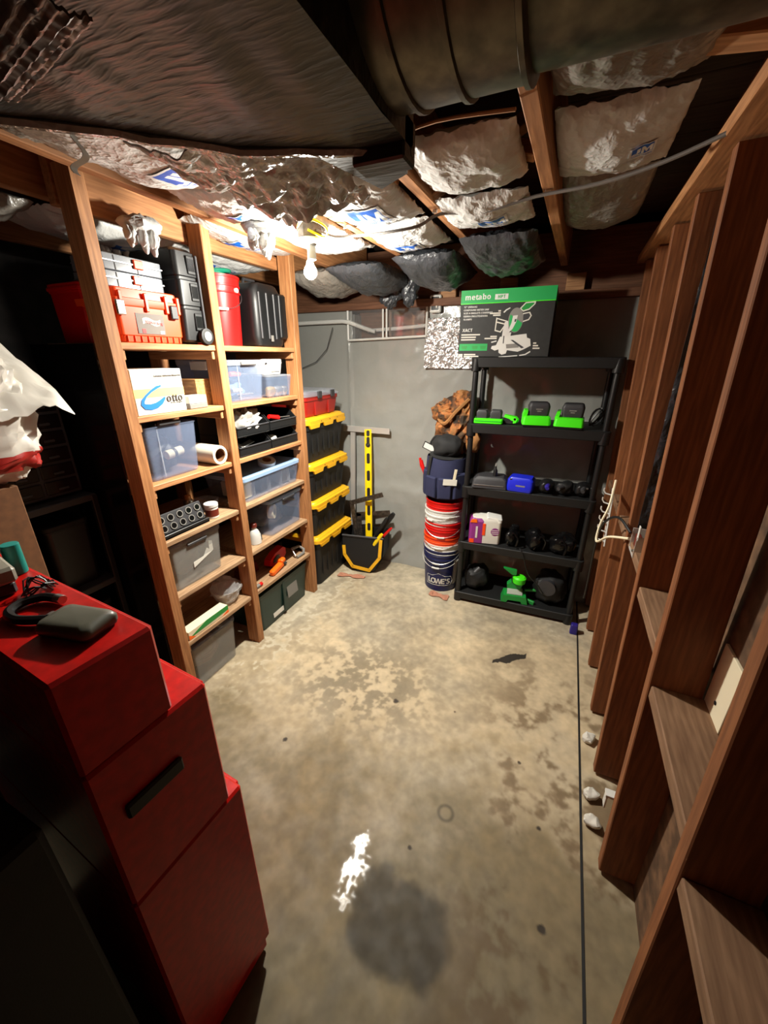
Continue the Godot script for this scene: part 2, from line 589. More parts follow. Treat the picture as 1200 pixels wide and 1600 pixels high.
	clear_mat("pane", Color(0.9, 0.9, 0.9), 0.06, 0.05)
	clear_mat("film_clear", Color(0.9, 0.9, 0.9), 0.25, 0.28)
	var b := mat("bulb", Color(1, 0.98, 0.92), 0.4)
	b.emission_enabled = true
	b.emission = Color(1.0, 0.93, 0.80)
	b.emission_energy_multiplier = 14.0

# ---------------------------------------------------------------- the scene
const BULB := Vector3(-1.135, 2.155, -1.735)
const JH := 2.33   # underside of the joists
const JX := [-2.62, -2.23, -1.83, -1.44, -1.0, -0.59, -0.18]

func _ready() -> void:
	rng.seed = 4
	crumple.seed = 3
	crumple.frequency = 0.12
	crumple.fractal_type = FastNoiseLite.FRACTAL_RIDGED
	crumple.fractal_octaves = 3
	soft.seed = 8
	soft.frequency = 0.08
	soft.fractal_octaves = 3
	var cam := Camera3D.new()
	cam.name = "camera"
	cam.fov = 104.9
	cam.position = Vector3(0, 1.8, 0)
	cam.rotation_degrees = Vector3(-21.5, 24.0, 0)
	cam.near = 0.02
	add_child(cam)
	cam.current = true
	var we := WorldEnvironment.new()
	we.name = "environment"
	var env := Environment.new()
	env.background_mode = Environment.BG_COLOR
	env.background_color = Color(0, 0, 0)
	env.tonemap_mode = Environment.TONE_MAPPER_LINEAR
	env.tonemap_exposure = 1.0
	env.sdfgi_enabled = true
	env.ssao_enabled = true
	env.ssil_enabled = true
	we.environment = env
	add_child(we)
	textures()
	materials()
	room()
	ceiling_things()
	lamp()
	shelving()
	back_corner()
	rack()
	chest()
	left_side()
	right_side()

func lamp() -> void:
	var t := thing("ceiling_light", "bare glowing bulb hanging under a white porcelain lampholder on the joist", "light", Vector3(-1.12, JH, -1.73))
	obj("junction_box", lo([[-0.052, 0.052], [-0.05, 0.056], [-0.002, 0.056], [0, 0.054]], 1), M.steel_dark, t)
	obj("lampholder", lo([[-0.075, 0.02], [-0.072, 0.024], [-0.07, 0.05], [-0.06, 0.058], [-0.053, 0.058]], 6), M.white, t)
	obj("socket", lo([[-0.13, 0.017], [-0.128, 0.019], [-0.08, 0.019], [-0.072, 0.022]], 4), M.grey, t)
	var c := BULB - t.position
	obj("bulb", lo([[c.y - 0.03, 0.004], [c.y - 0.028, 0.011], [c.y - 0.02, 0.022], [c.y - 0.008, 0.0295], [c.y + 0.004, 0.030], [c.y + 0.016, 0.026], [c.y + 0.028, 0.018], [c.y + 0.045, 0.0135]], 5), M.bulb, t, Vector3(c.x, 0, c.z), Vector3.ZERO, 80.0)
	var l := OmniLight3D.new()
	l.name = "bulb_light"
	l.position = BULB
	l.light_color = Color(1.0, 0.98, 0.93)
	l.light_energy = 1.55
	l.light_size = 0.028
	l.omni_range = 12.0
	l.omni_attenuation = 2.0
	l.shadow_enabled = true
	add_child(l)
	# most of the light of this kind of bulb leaves its rounded lower end
	var s := SpotLight3D.new()
	s.name = "bulb_lower_light"
	s.position = BULB
	s.rotation_degrees.x = -90.0
	s.light_color = l.light_color
	s.light_energy = 4.6
	s.light_size = 0.028
	s.spot_range = 12.0
	s.spot_angle = 82.0
	s.spot_angle_attenuation = 1.0
	s.spot_attenuation = 2.0
	s.shadow_enabled = true
	add_child(s)

func room() -> void:
	# floor slab
	var fm := MB.new()
	fm.grid(1, 1, func(u: float, w: float): return Vector3(FX0 + (FX1 - FX0) * u, 0, FZ1 + (FZ0 - FZ1) * w), false, true)
	for i in fm.uv.size():
		fm.uv[i] = Vector2((fm.v[i].x - FX0) / (FX1 - FX0), (fm.v[i].z - FZ0) / (FZ1 - FZ0))
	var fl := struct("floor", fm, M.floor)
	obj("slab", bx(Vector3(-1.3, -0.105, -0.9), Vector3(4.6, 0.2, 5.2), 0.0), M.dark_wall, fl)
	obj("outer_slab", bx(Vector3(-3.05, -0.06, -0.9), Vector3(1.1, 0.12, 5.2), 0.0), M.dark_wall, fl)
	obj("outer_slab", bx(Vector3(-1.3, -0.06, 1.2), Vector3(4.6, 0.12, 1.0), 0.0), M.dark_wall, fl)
	obj("joint_strip", bx(Vector3(0.32, 0.0012, -1.3), Vector3(0.009, 0.0022, 4.0), 0.0), M.black_rough, fl)

	# painted block and stone wall at the far end, pale grey gloss paint
	var wz := -3.1
	var y1 := 2.14
	var wall := MB.new()
	var hole := Rect2(-1.66, 1.93, 0.63, 0.215)
	var f := func(x: float, y: float) -> Vector3:
		var rough := smoothstep(-1.74, -1.66, x)
		var k := 0.010 * soft.get_noise_2d(x * 60.0, y * 60.0) + 0.003 * soft.get_noise_2d(x * 190.0 + 50.0, y * 190.0)
		var foot := 0.05 * smoothstep(0.22, 0.0, y + 0.05 * soft.get_noise_2d(x * 90.0, 3.0)) + 0.02 * smoothstep(0.78, 0.70, y + 0.03 * soft.get_noise_2d(x * 70.0, 9.0))
		var seam := 0.010 * exp(-pow((x + 1.69 + 0.012 * soft.get_noise_1d(y * 60.0)) / 0.012, 2.0)) * smoothstep(1.0, 1.1, y)
		return Vector3(x, y, wz + rough * (k + foot) + seam)
	var xs := [-3.6, hole.position.x, hole.end.x, 0.62]
	wall.grid(110, 70, func(u: float, w: float): return f.call(lerpf(xs[0], xs[1], u), lerpf(0.0, y1, w)))
	wall.grid(28, 62, func(u: float, w: float): return f.call(lerpf(xs[1], xs[2], u), lerpf(0.0, hole.position.y, w)))
	wall.grid(80, 70, func(u: float, w: float): return f.call(lerpf(xs[2], xs[3], u), lerpf(0.0, y1, w)))
	var wb := struct("wall_back", wall, M.paint)
	obj("wall_core", MB.new().box(Vector3(-2.63, 1.06, wz - 0.16), Vector3(1.94, 2.12, 0.24), 0.0).box(Vector3(-0.205, 1.06, wz - 0.16), Vector3(1.65, 2.12, 0.24), 0.0).box(Vector3(-1.345, 0.95, wz - 0.16), Vector3(0.63, 1.9, 0.24), 0.0).box(Vector3(-1.345, 1.95, wz - 0.25), Vector3(0.63, 0.5, 0.06), 0.0), M.paint_flat, wb)
	obj("foil_panel", MB.new().sheet(30, 30, func(u: float, w: float): return Vector3(-1.03 + 0.40 * u, 1.72 + 0.345 * w, wz + 0.03 + 0.01 * crumple.get_noise_2d(u * 60.0, w * 60.0)), Vector3(0, 0, 0.012)), M.foil_faced, wb)
	obj("sill_plate", bx(Vector3(-1.5, 2.165, wz - 0.02), Vector3(4.3, 0.05, 0.16)), M.rim, wb)
	obj("rim_board", bx(Vector3(-1.5, 2.36, wz - 0.05), Vector3(4.3, 0.34, 0.05)), M.rim, wb)
	for xx: float in [-1.0, -0.59, -0.18]:
		obj("lookout_block", bx(Vector3(xx + 0.13, 2.24, wz + 0.0), Vector3(0.11, 0.1, 0.05)), M.wood_x, wb)
	# window in the far wall: white frame with two panes, boarded behind
	var win := Node3D.new()
	win.name = "window_1"
	win.set_meta("kind", "structure")
	add_child(win)
	obj("boarding", bx(Vector3(-1.345, 2.06, wz - 0.17), Vector3(0.66, 0.22, 0.02)), M.rim, win)
	var fr := MB.new()
	var a := [Vector3(-1.68, 1.925, wz + 0.035), Vector3(-1.02, 1.945, wz + 0.035), Vector3(-1.02, 2.165, wz + 0.035), Vector3(-1.68, 2.15, wz + 0.035)]
	for i in 4:
		fr.cyl(a[i], a[(i + 1) % 4], 0.009, 1)
	obj("frame", fr, M.white, win)
	for xx in [-1.373, -1.343]:
		obj("mullion", MB.new().cyl(Vector3(xx, 1.93, wz + 0.035), Vector3(xx, 2.155, wz + 0.035), 0.008, 1), M.white, win)
	obj("pane", bx(Vector3(-1.525, 2.04, wz + 0.03), Vector3(0.29, 0.2, 0.003), 0.0), M.pane, win)
	obj("pane", bx(Vector3(-1.185, 2.05, wz + 0.03), Vector3(0.29, 0.2, 0.003), 0.0), M.pane, win)
	# conduit across the wall
	var pp := []
	for q in [[-2.9, 2.05, 0.05], [-2.0, 2.063, 0.05], [-1.72, 2.065, 0.05], [-1.66, 2.055, 0.045], [-1.55, 2.01, -0.03], [-1.48, 1.99, -0.05]]:
		pp.push_back(Vector3(q[0], q[1], wz + q[2]))
	tag(obj("conduit", MB.new().tube(pp, 0.016), M.white), "white pipe running along the grey wall left of the window", "pipe")
	tag(obj("pipe", MB.new().tube([Vector3(-1.56, 2.0, wz - 0.08), Vector3(-1.3, 2.01, wz - 0.08), Vector3(-0.98, 2.03, wz - 0.08)], 0.014), M.white), "short white pipe behind the small wall window", "pipe")
	tag(obj("hanging_wire", MB.new().tube([Vector3(-1.80, 2.02, wz + 0.075), Vector3(-1.88, 1.86, wz + 0.05), Vector3(-2.0, 1.76, wz + 0.04), Vector3(-2.15, 1.71, wz + 0.03)], 0.003, 5), M.charcoal), "thin dark wire drooping on the grey wall below the white pipe", "wire")
	# left side and the wall behind the camera
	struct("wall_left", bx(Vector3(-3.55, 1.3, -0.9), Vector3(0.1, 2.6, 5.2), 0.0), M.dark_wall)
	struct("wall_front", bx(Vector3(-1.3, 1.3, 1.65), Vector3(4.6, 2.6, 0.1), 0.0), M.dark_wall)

	# right wall: open studs with blocking, boarded on the far side
	var wr := struct("wall_right", bx(Vector3(0.54, 1.3, -0.9), Vector3(0.10, 2.6, 5.2), 0.0), M.sheath)
	var sd := bx(Vector3.ZERO, Vector3(0.13, 2.30, 0.042)).mesh()
	var zs := [0.60, 0.18, -0.24, -0.69, -1.15, -1.56, -1.93, -2.30, -2.68, -3.0]
	for i in zs.size():
		obj("stud", sd, M.stud, wr, Vector3(0.4055, 1.165, zs[i]), Vector3(0, 0, 1.75))
		if i > 0:
			var L: float = zs[i - 1] - zs[i] - 0.043
			obj("fire_block", bx(Vector3.ZERO, Vector3(0.13, 0.042, L)), M.block, wr, Vector3(0.42, [0.8, 0.8, 0.8, 0.812, 0.885, 0.985, 1.03, 1.0, 1.0, 1.0][i], (zs[i - 1] + zs[i]) / 2))
	obj("top_plate", bx(Vector3(0.345, 2.342, -0.9), Vector3(0.15, 0.042, 4.7)), M.wood_z, wr)
	obj("header_board", bx(Vector3(0.425, 2.48, -0.9), Vector3(0.1, 0.23, 4.7)), M.stud, wr)

	# ceiling: boards on joists
	var ce := struct("ceiling", bx(Vector3(-1.4, 2.66, -0.9), Vector3(4.6, 0.1, 5.3), 0.0), M.subfloor)
	for i in 24:
		obj("subfloor_board", bx(Vector3(-1.4, 2.60, -3.1 + 0.195 * i), Vector3(4.3, 0.02, 0.188)), M.subfloor, ce)
	for i in JX.size():
		var zz := 0.02 * (i % 3)
		obj("joist", bx(Vector3.ZERO, Vector3(0.042, 0.25, 4.65)), M.joist, ce, Vector3(JX[i], JH + 0.127, -0.75), Vector3(0, [0.0, 0.0, 0.0, 2.2, -0.8, -1.0, -1.2][i], zz))
	# crossed bridging between the joists
	for b in [[-0.98, 2.345, -1.42, -0.62, 2.50, -1.42], [-0.98, 2.52, -1.50, -0.62, 2.36, -1.50], [-0.57, 2.50, -1.62, -0.20, 2.40, -1.62], [-0.57, 2.36, -1.70, -0.20, 2.54, -1.70], [-0.16, 2.44, -1.25, 0.30, 2.38, -1.25], [-1.80, 2.53, -1.93, -1.46, 2.36, -1.93]]:
		var p := Vector3(b[0], b[1], b[2])
		var q := Vector3(b[3], b[4], b[5])
		obj("bridging", bx(Vector3.ZERO, Vector3(p.distance_to(q), 0.04, 0.06)), M.wood_x, ce, (p + q) / 2, Vector3(0, 0, rad_to_deg(atan2(q.y - p.y, q.x - p.x))))

# pillow shaped insulation bag seen from below, w across the bay, l along it, hanging h below its seam
func bag_shape(w: float, l: float, h: float, sd: float, wr := 0.02) -> Callable:
	return func(u: float, v: float, up: float) -> Vector3:
		var e := pow(maxf(sin(PI * u), 0.0), 0.5) * pow(maxf(sin(PI * v), 0.0), 0.45)
		var x := (u - 0.5) * w * (1.0 - 0.12 * (1.0 - e))
		var z := (0.5 - v) * l
		var k := crumple.get_noise_3d(x * 60.0 + sd * 7.0, z * 30.0, sd) * wr * 0.4 + soft.get_noise_3d(x * 40.0 + sd * 5.0, z * 40.0, sd * 2.0) * 0.014
		var seam := 0.012 * soft.get_noise_2d(u * 90.0 + sd, v * 90.0)
		if up > 0.5:
			return Vector3(x, 0.45 * h * e + seam * (1.0 - e), z)
		return Vector3(x, -h * e + k * (0.35 + 0.65 * e) * (0.0 if e < 0.001 else 1.0) + seam * (1.0 - e), z)

func ins_bag(label: String, at: Vector3, w: float, l: float, h: float, sd: float, m: Material, logo := [], turn := 0.0, wr := 0.02, tilt := 0.0) -> void:
	var t := thing("insulation_bag", label, "insulation", at, turn, "insulation bags between the joists")
	t.rotation_degrees.z = tilt
	var f := bag_shape(w, l, h, sd, wr)
	var b := MB.new()
	b.grid(34, 44, func(u: float, v: float): return f.call(u, v, 0.0), true)
	b.grid(17, 22, func(u: float, v: float): return f.call(u, v, 1.0))
	obj("bag", b, m, t, Vector3.ZERO, Vector3.ZERO, 60.0)
	if logo:
		var g := MB.new()
		g.grid(16, 16, func(u: float, v: float):
			var p: Vector3 = f.call(lerpf(logo[0], logo[1], u), lerpf(logo[2], logo[3], v), 0.0)
			return p - Vector3(0, 0.0035, 0), true, true)
		# print reads with its top towards the near end of the bag
		for i in g.uv.size():
			g.uv[i].y = 1.0 - g.uv[i].y
		obj("printed_logo", g, M.logo, t, Vector3.ZERO, Vector3.ZERO, 60.0)

func ceiling_things() -> void:
	ins_bag("white insulation bag with a large blue letter logo crossed by the grey cable", Vector3(-0.795, 2.345, -1.62), 0.37, 0.42, 0.06, 1.0, M.white_bag, [0.34, 0.74, 0.30, 0.74])
	ins_bag("white insulation bag with half a blue logo, just behind the cable crossed one", Vector3(-0.795, 2.34, -2.06), 0.37, 0.42, 0.055, 9.0, M.white_bag, [0.30, 0.68, 0.42, 0.82])
	ins_bag("white insulation bag with a blue logo right behind the glowing bulb", Vector3(-1.205, 2.345, -1.92), 0.37, 0.62, 0.05, 4.0, M.white_bag, [0.32, 0.66, 0.28, 0.56])
	ins_bag("shiny grey translucent insulation bag right of the cable staple", Vector3(-0.385, 2.37, -1.50), 0.37, 0.36, 0.07, 6.0, M.white_bag, [], 0.0, 0.03)
	ins_bag("white insulation bag with a blue logo line under the cable, mid ceiling", Vector3(-0.385, 2.335, -1.86), 0.37, 0.34, 0.045, 12.0, M.white_bag, [0.4, 0.72, 0.35, 0.75])
	ins_bag("grey white insulation bag at the right end of the cable by the stud wall", Vector3(0.02, 2.40, -1.62), 0.36, 0.42, 0.06, 15.0, M.white_bag, [0.62, 0.8, 0.36, 0.52], 0.0, 0.03)
	ins_bag("glossy grey insulation bag beside the right wall, near the duct", Vector3(0.02, 2.40, -1.10), 0.36, 0.46, 0.075, 20.0, M.grey_bag, [], 0.0, 0.035)
	ins_bag("dim grey insulation bag above the right end of the black rack", Vector3(0.02, 2.43, -2.25), 0.36, 0.6, 0.09, 23.0, M.grey_bag)
	ins_bag("white insulation bag with a blue logo beside the foil wrapped duct", Vector3(-1.22, 2.36, -0.98), 0.40, 0.62, 0.06, 26.0, M.white_bag, [0.45, 0.8, 0.60, 0.88])
	ins_bag("small crumpled white insulation bag with ragged end left of the lampholder", Vector3(-1.23, 2.345, -1.42), 0.38, 0.36, 0.06, 31.0, M.white_bag, [0.35, 0.6, 0.4, 0.65], 6.0, 0.035)
	ins_bag("white insulation bag over the bay with the red bucket", Vector3(-1.62, 2.39, -1.95), 0.36, 0.72, 0.06, 35.0, M.white_bag, [0.2, 0.6, 0.3, 0.6])
	ins_bag("white insulation bag with blue print behind the two clear organizers", Vector3(-2.02, 2.33, -1.42), 0.37, 0.62, 0.07, 38.0, M.white_bag, [0.4, 0.8, 0.45, 0.8])
	ins_bag("white insulation bag behind the green hose and red bucket", Vector3(-2.03, 2.34, -2.10), 0.37, 0.66, 0.06, 41.0, M.white_bag, [0.3, 0.75, 0.3, 0.7])
	ins_bag("grey plastic bag of insulation hanging at the upper left by the first post", Vector3(-2.03, 2.32, -0.78), 0.38, 0.58, 0.10, 44.0, M.grey_bag, [], 0.0, 0.05)
	ins_bag("dark grey plastic covered insulation hanging in front of the far end rim, left", Vector3(-1.22, 2.28, -2.58), 0.40, 0.62, 0.11, 47.0, M.black_bag, [], 0.0, 0.045)
	ins_bag("black plastic covered insulation in the middle bay near the far rim", Vector3(-0.80, 2.30, -2.58), 0.39, 0.60, 0.13, 51.0, M.black_bag, [], 0.0, 0.05)
	ins_bag("black plastic covered insulation above the printed saw carton", Vector3(-0.39, 2.31, -2.42), 0.39, 0.62, 0.11, 55.0, M.black_bag, [], 0.0, 0.05)
	ins_bag("grey white bag slumped in the corner behind the bulb", Vector3(-1.62, 2.30, -2.72), 0.36, 0.55, 0.12, 58.0, M.grey_bag, [], 0.0, 0.04)
	# loose folds of black plastic hanging down
	for k in [[-1.20, 2.22, -2.80, 0.07, 0.10], [-1.05, 2.24, -2.78, 0.045, 0.11]]:
		tag(obj("plastic_fold", MB.new().blob(Vector3(k[0], k[1], k[2]), Vector3(k[3], k[4], 0.035), crumple, 0.03, 0.9, 26, 18), M.black_bag, self, Vector3.ZERO, Vector3.ZERO, 60.0), "loose fold of black plastic hanging %s" % ("left above the small wall window" if k[0] < -1.1 else "right above the small wall window"), "plastic sheet", "black plastic folds")

	# ragged white fibre tufts
	for k in [[-1.66, 2.27, -1.33, "tuft of white fibre poking over the board above the black wheeled case"], [-1.25, 2.27, -1.56, "long ragged strip of white plastic dangling left of the lampholder"], [-2.0, 2.26, -1.45, "grey fibre tuft hanging over the black wheeled case"]]:
		var tf := MB.new()
		var r2 := RandomNumberGenerator.new()
		r2.seed = 77
		tf.blob(Vector3(0, 0.02, 0), Vector3(0.04, 0.02, 0.07), crumple, 0.03, 1.0, 18, 10)
		for i in 12:
			var zz := -0.075 + 0.0135 * i
			var ln := r2.randf_range(0.015, 0.05)
			tf.blob(Vector3(r2.randf_range(-0.03, 0.03), 0.0 - ln * 0.6, zz), Vector3(0.012, ln * 0.8, 0.005), crumple, 0.014, 1.0, 9, 8)
		tag(obj("fibre_tuft", tf, M.white_bag, self, Vector3(k[0], k[1], k[2]), Vector3.ZERO, 60.0), k[3], "insulation", "ragged white ends of the insulation bags")

	# shiny crumpled foil sheet under the joists by the duct
	tag(obj("foil_sheet", MB.new().sheet(60, 60, func(u: float, w: float):
		var x := lerpf(-1.08, -0.66, u)
		var z := lerpf(-0.86, -1.36 - 0.05 * sin(u * 9.0), w)
		var y := 2.285 - 0.05 * sin(PI * u) - 0.02 * w
		y += 0.04 * crumple.get_noise_2d(x * 34.0, z * 34.0) * (0.25 + w) + 0.014 * soft.get_noise_2d(x * 160.0, z * 160.0)
		return Vector3(x, y, z), Vector3(0, -0.004, 0)), M.foil, self, Vector3.ZERO, Vector3.ZERO, 60.0), "crumpled silver foil sheet sagging under the joists beside the duct", "foil")
	tag(obj("panel", MB.new().prism([[-0.72, -0.86], [-0.44, -0.90], [-0.49, -1.26], [-0.60, -1.33]], 0.02, XF(Vector3(0, 2.29, 0), Vector3(-90, 0, 0)) * Transform3D(Basis(Vector3(1, 0, 0), Vector3(0, -1, 0), Vector3(0, 0, 1)), Vector3.ZERO)), M.duct_wrap), "flat grey foil faced panel slanting up from the duct to the joist", "panel")

	# big wrapped duct across the front of the ceiling
	var d := thing("air_duct", "large dark foil wrapped air duct crossing the near ceiling", "duct", Vector3(0, 2.17, 0))
	var ob := [[-0.98, -0.28], [-0.87, -0.57], [-0.66, -0.79], [-0.36, -0.89], [-0.36, -0.10], [-0.9, 0.1]]
	var db := MB.new()
	# underside and sides of the wrapped trunk, finely wrinkled
	var edge := func(u: float) -> Vector2:
		var pts := [Vector2(-1.25, -0.30), Vector2(-0.87, -0.555), Vector2(-0.64, -0.76), Vector2(-0.34, -0.90)]
		var k := minf(u * 3.0, 2.999)
		return pts[int(k)].lerp(pts[int(k) + 1], k - int(k))
	db.grid(60, 26, func(u: float, w: float):
		var e: Vector2 = edge.call(u)
		var n := Vector2(lerpf(-1.1, -0.34, u), 0.35)
		var p := e.lerp(n, w)
		var y := 0.004 * crumple.get_noise_2d(p.x * 8.0, p.y * 110.0) + 0.006 * soft.get_noise_2d(p.x * 50.0, p.y * 50.0)
		return Vector3(p.x, y * minf(1.0, w * 8.0), p.y), true)
	db.grid(60, 6, func(u: float, w: float):
		var e: Vector2 = edge.call(u)
		var y: float = w * 0.30
		return Vector3(e.x, y, e.y + 0.01 * soft.get_noise_2d(e.x * 80.0, y * 80.0) * w), true)
	db.grid(8, 6, func(u: float, w: float): return Vector3(-0.34, w * 0.30, lerpf(-0.90, 0.35, u)), true)
	obj("wrapped_trunk", db, M.duct_wrap, d, Vector3.ZERO, Vector3.ZERO, 50.0)
	var lip := []
	for i in 19:
		var e: Vector2 = edge.call(i / 18.0)
		lip.push_back(Vector3(e.x, -0.004 + 0.008 * soft.get_noise_1d(i * 30.0), e.y))
	obj("foil_seam", MB.new().tube(lip, 0.009, 6), M.foil, d)
	obj("tape_flap", bx(Vector3(-0.395, 0.01, -0.885), Vector3(0.11, 0.07, 0.06), 0.004), M.duct_wrap, d)
	var pr := MB.new()
	pr.loft([[0.0, 0.185], [0.26, 0.185]], 9, XF(Vector3(-0.38, 0.20, -0.775), Vector3(0, 0, -90)), true, false)
	pr.loft([[0.0, 0.168], [0.2, 0.17], [0.61, 0.17]], 9, XF(Vector3(-0.14, 0.20, -0.79), Vector3(0, 0, -90)), false, true)
	obj("round_pipe", pr, M.duct_metal, d)
	for x in [-0.30, -0.22, -0.125]:
		obj("collar", MB.new().loft([[-0.006, 0.185], [-0.004, 0.191], [0.004, 0.191], [0.006, 0.185]], 9, XF(Vector3(x, 0.20, -0.775), Vector3(0, 0, -90))), M.duct_metal, d)
	# flexible branch at the upper left
	tag(obj("duct_wrap", MB.new().sheet(60, 24, func(u: float, w: float):
		var x := lerpf(-0.80, -0.545, u)
		var z := lerpf(-0.395, -0.475, w) + 0.05 * u
		return Vector3(x, 2.150 - 0.012 * sin(PI * w) - 0.0022 * sin(w * 40.0) - 0.003 * soft.get_noise_2d(u * 90.0, w * 40.0), z), Vector3(0, -0.004, 0)), M.flex, self, Vector3.ZERO, Vector3.ZERO, 60.0), "pinkish ribbed foil wrap under the duct at the upper left corner of the photo", "duct wrap")
	tag(obj("plastic_drape", MB.new().sheet(40, 34, func(u: float, w: float):
		var x := lerpf(-1.41, -0.80, u)
		var z := lerpf(-0.42, -0.98, w) - 0.12 * (1.0 - u)
		return Vector3(x, 2.37 - 0.04 * sin(PI * w) + 0.03 * crumple.get_noise_2d(x * 22.0, z * 30.0), z), Vector3(0, -0.004, 0)), M.grey_bag, self, Vector3.ZERO, Vector3.ZERO, 60.0), "grey plastic sheet draped under the joists left of the duct", "plastic sheet")
	tag(obj("foil_strip", MB.new().sheet(3, 20, func(u: float, w: float): return Vector3(-0.865 + 0.004 * u + 0.012 * sin(w * 5.0), 2.165 - 0.055 * w, -0.600 + 0.014 * u + 0.008 * sin(w * 9.0)), Vector3(0.002, 0, 0)), M.white), "bright curled foil strip hanging at the left end of the duct", "foil")
	# cable
	var cp := []
	for q in [[-1.07, 2.30, -1.70], [-1.02, 2.285, -1.76], [-0.95, 2.29, -1.80], [-0.86, 2.278, -1.77], [-0.75, 2.27, -1.74], [-0.63, 2.28, -1.75], [-0.55, 2.315, -1.77], [-0.38, 2.30, -1.76], [-0.2, 2.318, -1.74], [0.0, 2.31, -1.68], [0.16, 2.315, -1.6], [0.30, 2.33, -1.5]]:
		cp.push_back(Vector3(q[0], q[1], q[2]))
	var cb := thing("electric_cable", "grey electric cable stapled across the joists right of the lampholder", "cable", Vector3.ZERO)
	obj("sheath", MB.new().tube(smooth_path(cp, 4), 0.006, 8), M.cable_grey, cb)
	for q in [Vector3(-0.98, 2.322, -1.79), Vector3(-0.57, 2.325, -1.765), Vector3(-0.16, 2.325, -1.735)]:
		obj("staple", bx(q, Vector3(0.018, 0.012, 0.006), 0.001), M.silver, cb)
	tag(obj("coiled_wire", MB.new().tube(smooth_path([Vector3(-1.12, 2.30, -1.63), Vector3(-1.04, 2.31, -1.58), Vector3(-0.99, 2.29, -1.64), Vector3(-1.03, 2.27, -1.70), Vector3(-1.1, 2.30, -1.68)], 5), 0.005, 6), M.level_yellow), "short yellow wire loop beside the lampholder box", "wire")
	tag(obj("thin_cable", MB.new().tube(smooth_path([Vector3(-0.56, 2.36, -1.28), Vector3(-0.4, 2.35, -1.22), Vector3(-0.2, 2.32, -1.18)], 4), 0.004, 6), M.wood_x), "thin tan cable strung between joists below the round duct", "cable")
	# sensor on the rim board
	var s := thing("thermometer", "small white framed gauge on the rim board above the wall", "gauge", Vector3(-0.955, 2.155, -3.06))
	obj("case", bx(Vector3(0, 0, 0), Vector3(0.085, 0.115, 0.03), 0.008), M.white, s)
	obj("screen", bx(Vector3(0, 0.002, 0.014), Vector3(0.056, 0.085, 0.006), 0.002), M.black_gloss, s)
	obj("dial_mark", bx(Vector3(-0.008, 0.012, 0.0175), Vector3(0.012, 0.03, 0.002), 0.0), M.orange, s)
	obj("dial_mark", bx(Vector3(0.012, -0.012, 0.0175), Vector3(0.01, 0.03, 0.002), 0.0), M.paper, s)
	obj("bracket", bx(Vector3(0, 0.0, -0.015), Vector3(0.07, 0.1, 0.02)), M.black, s)

func smooth_path(p: Array, n: int) -> Array:
	var c := []
	for i in p.size() - 1:
		var a: Vector3 = p[maxi(i - 1, 0)]
		var d: Vector3 = p[mini(i + 2, p.size() - 1)]
		for k in n:
			c.push_back(p[i].cubic_interpolate(p[i + 1], a, d, float(k) / n))
	c.push_back(p[p.size() - 1])
	return c

# ---------------------------------------------------------------- wooden shelving and what stands on it
const SY := [1.855, 1.56, 1.252, 0.965, 0.655, 0.368]
const SZ := [-1.105, -1.65, -2.315]

func shelving() -> void:
	var t := thing("shelving_unit", "homemade wooden shelving of three upright posts with two bays of boards", "shelving", Vector3(-1.69, 0, -1.7))
	var o := -t.position
	var pm := bx(Vector3.ZERO, Vector3(0.09, 2.42, 0.052)).mesh()
	var rm := bx(Vector3.ZERO, Vector3(0.09, 1.85, 0.052)).mesh()
	for z in SZ:
		obj("post", pm, M.wood_y, t, Vector3(-1.69, 1.21, z) + o)
		obj("rear_post", rm, M.wood_y, t, Vector3(-2.115, 0.925, z) + o)
	var n := 0
	for b in 2:
		var za: float = SZ[b] - 0.028
		var zb: float = SZ[b + 1] + 0.028
		for y in SY:
			var tilt := rng.randf_range(-0.3, 0.3)
			obj("shelf_board", bx(Vector3.ZERO, Vector3(0.50, 0.026, za - zb)), M.wood_z if y > 1.0 else M.old_shelf, t, Vector3(-1.905, y - 0.0132, (za + zb) / 2) + o)
			for s in [[za - 0.009, 0], [zb + 0.009, 1]]:
				obj("cleat", bx(Vector3.ZERO, Vector3(0.47, 0.04, 0.018)), M.wood_x, t, Vector3(-1.90, y - 0.0475, s[0]) + o)
			n += 1
	obj("darkening_panel", bx(Vector3(-1.95, 0.935, -1.074) + o, Vector3(0.43, 1.83, 0.006), 0.001), M.black_gloss, t)  # added black sheet that darkens the open near end of the bays
	obj("header", bx(Vector3(-1.756, 2.40, -1.37) + o, Vector3(0.038, 0.20, 0.60)), M.joist, t)
	obj("header", bx(Vector3(-1.756, 2.33, -1.97) + o, Vector3(0.038, 0.07, 0.64)), M.joist, t)
	left_bay()
	right_bay()

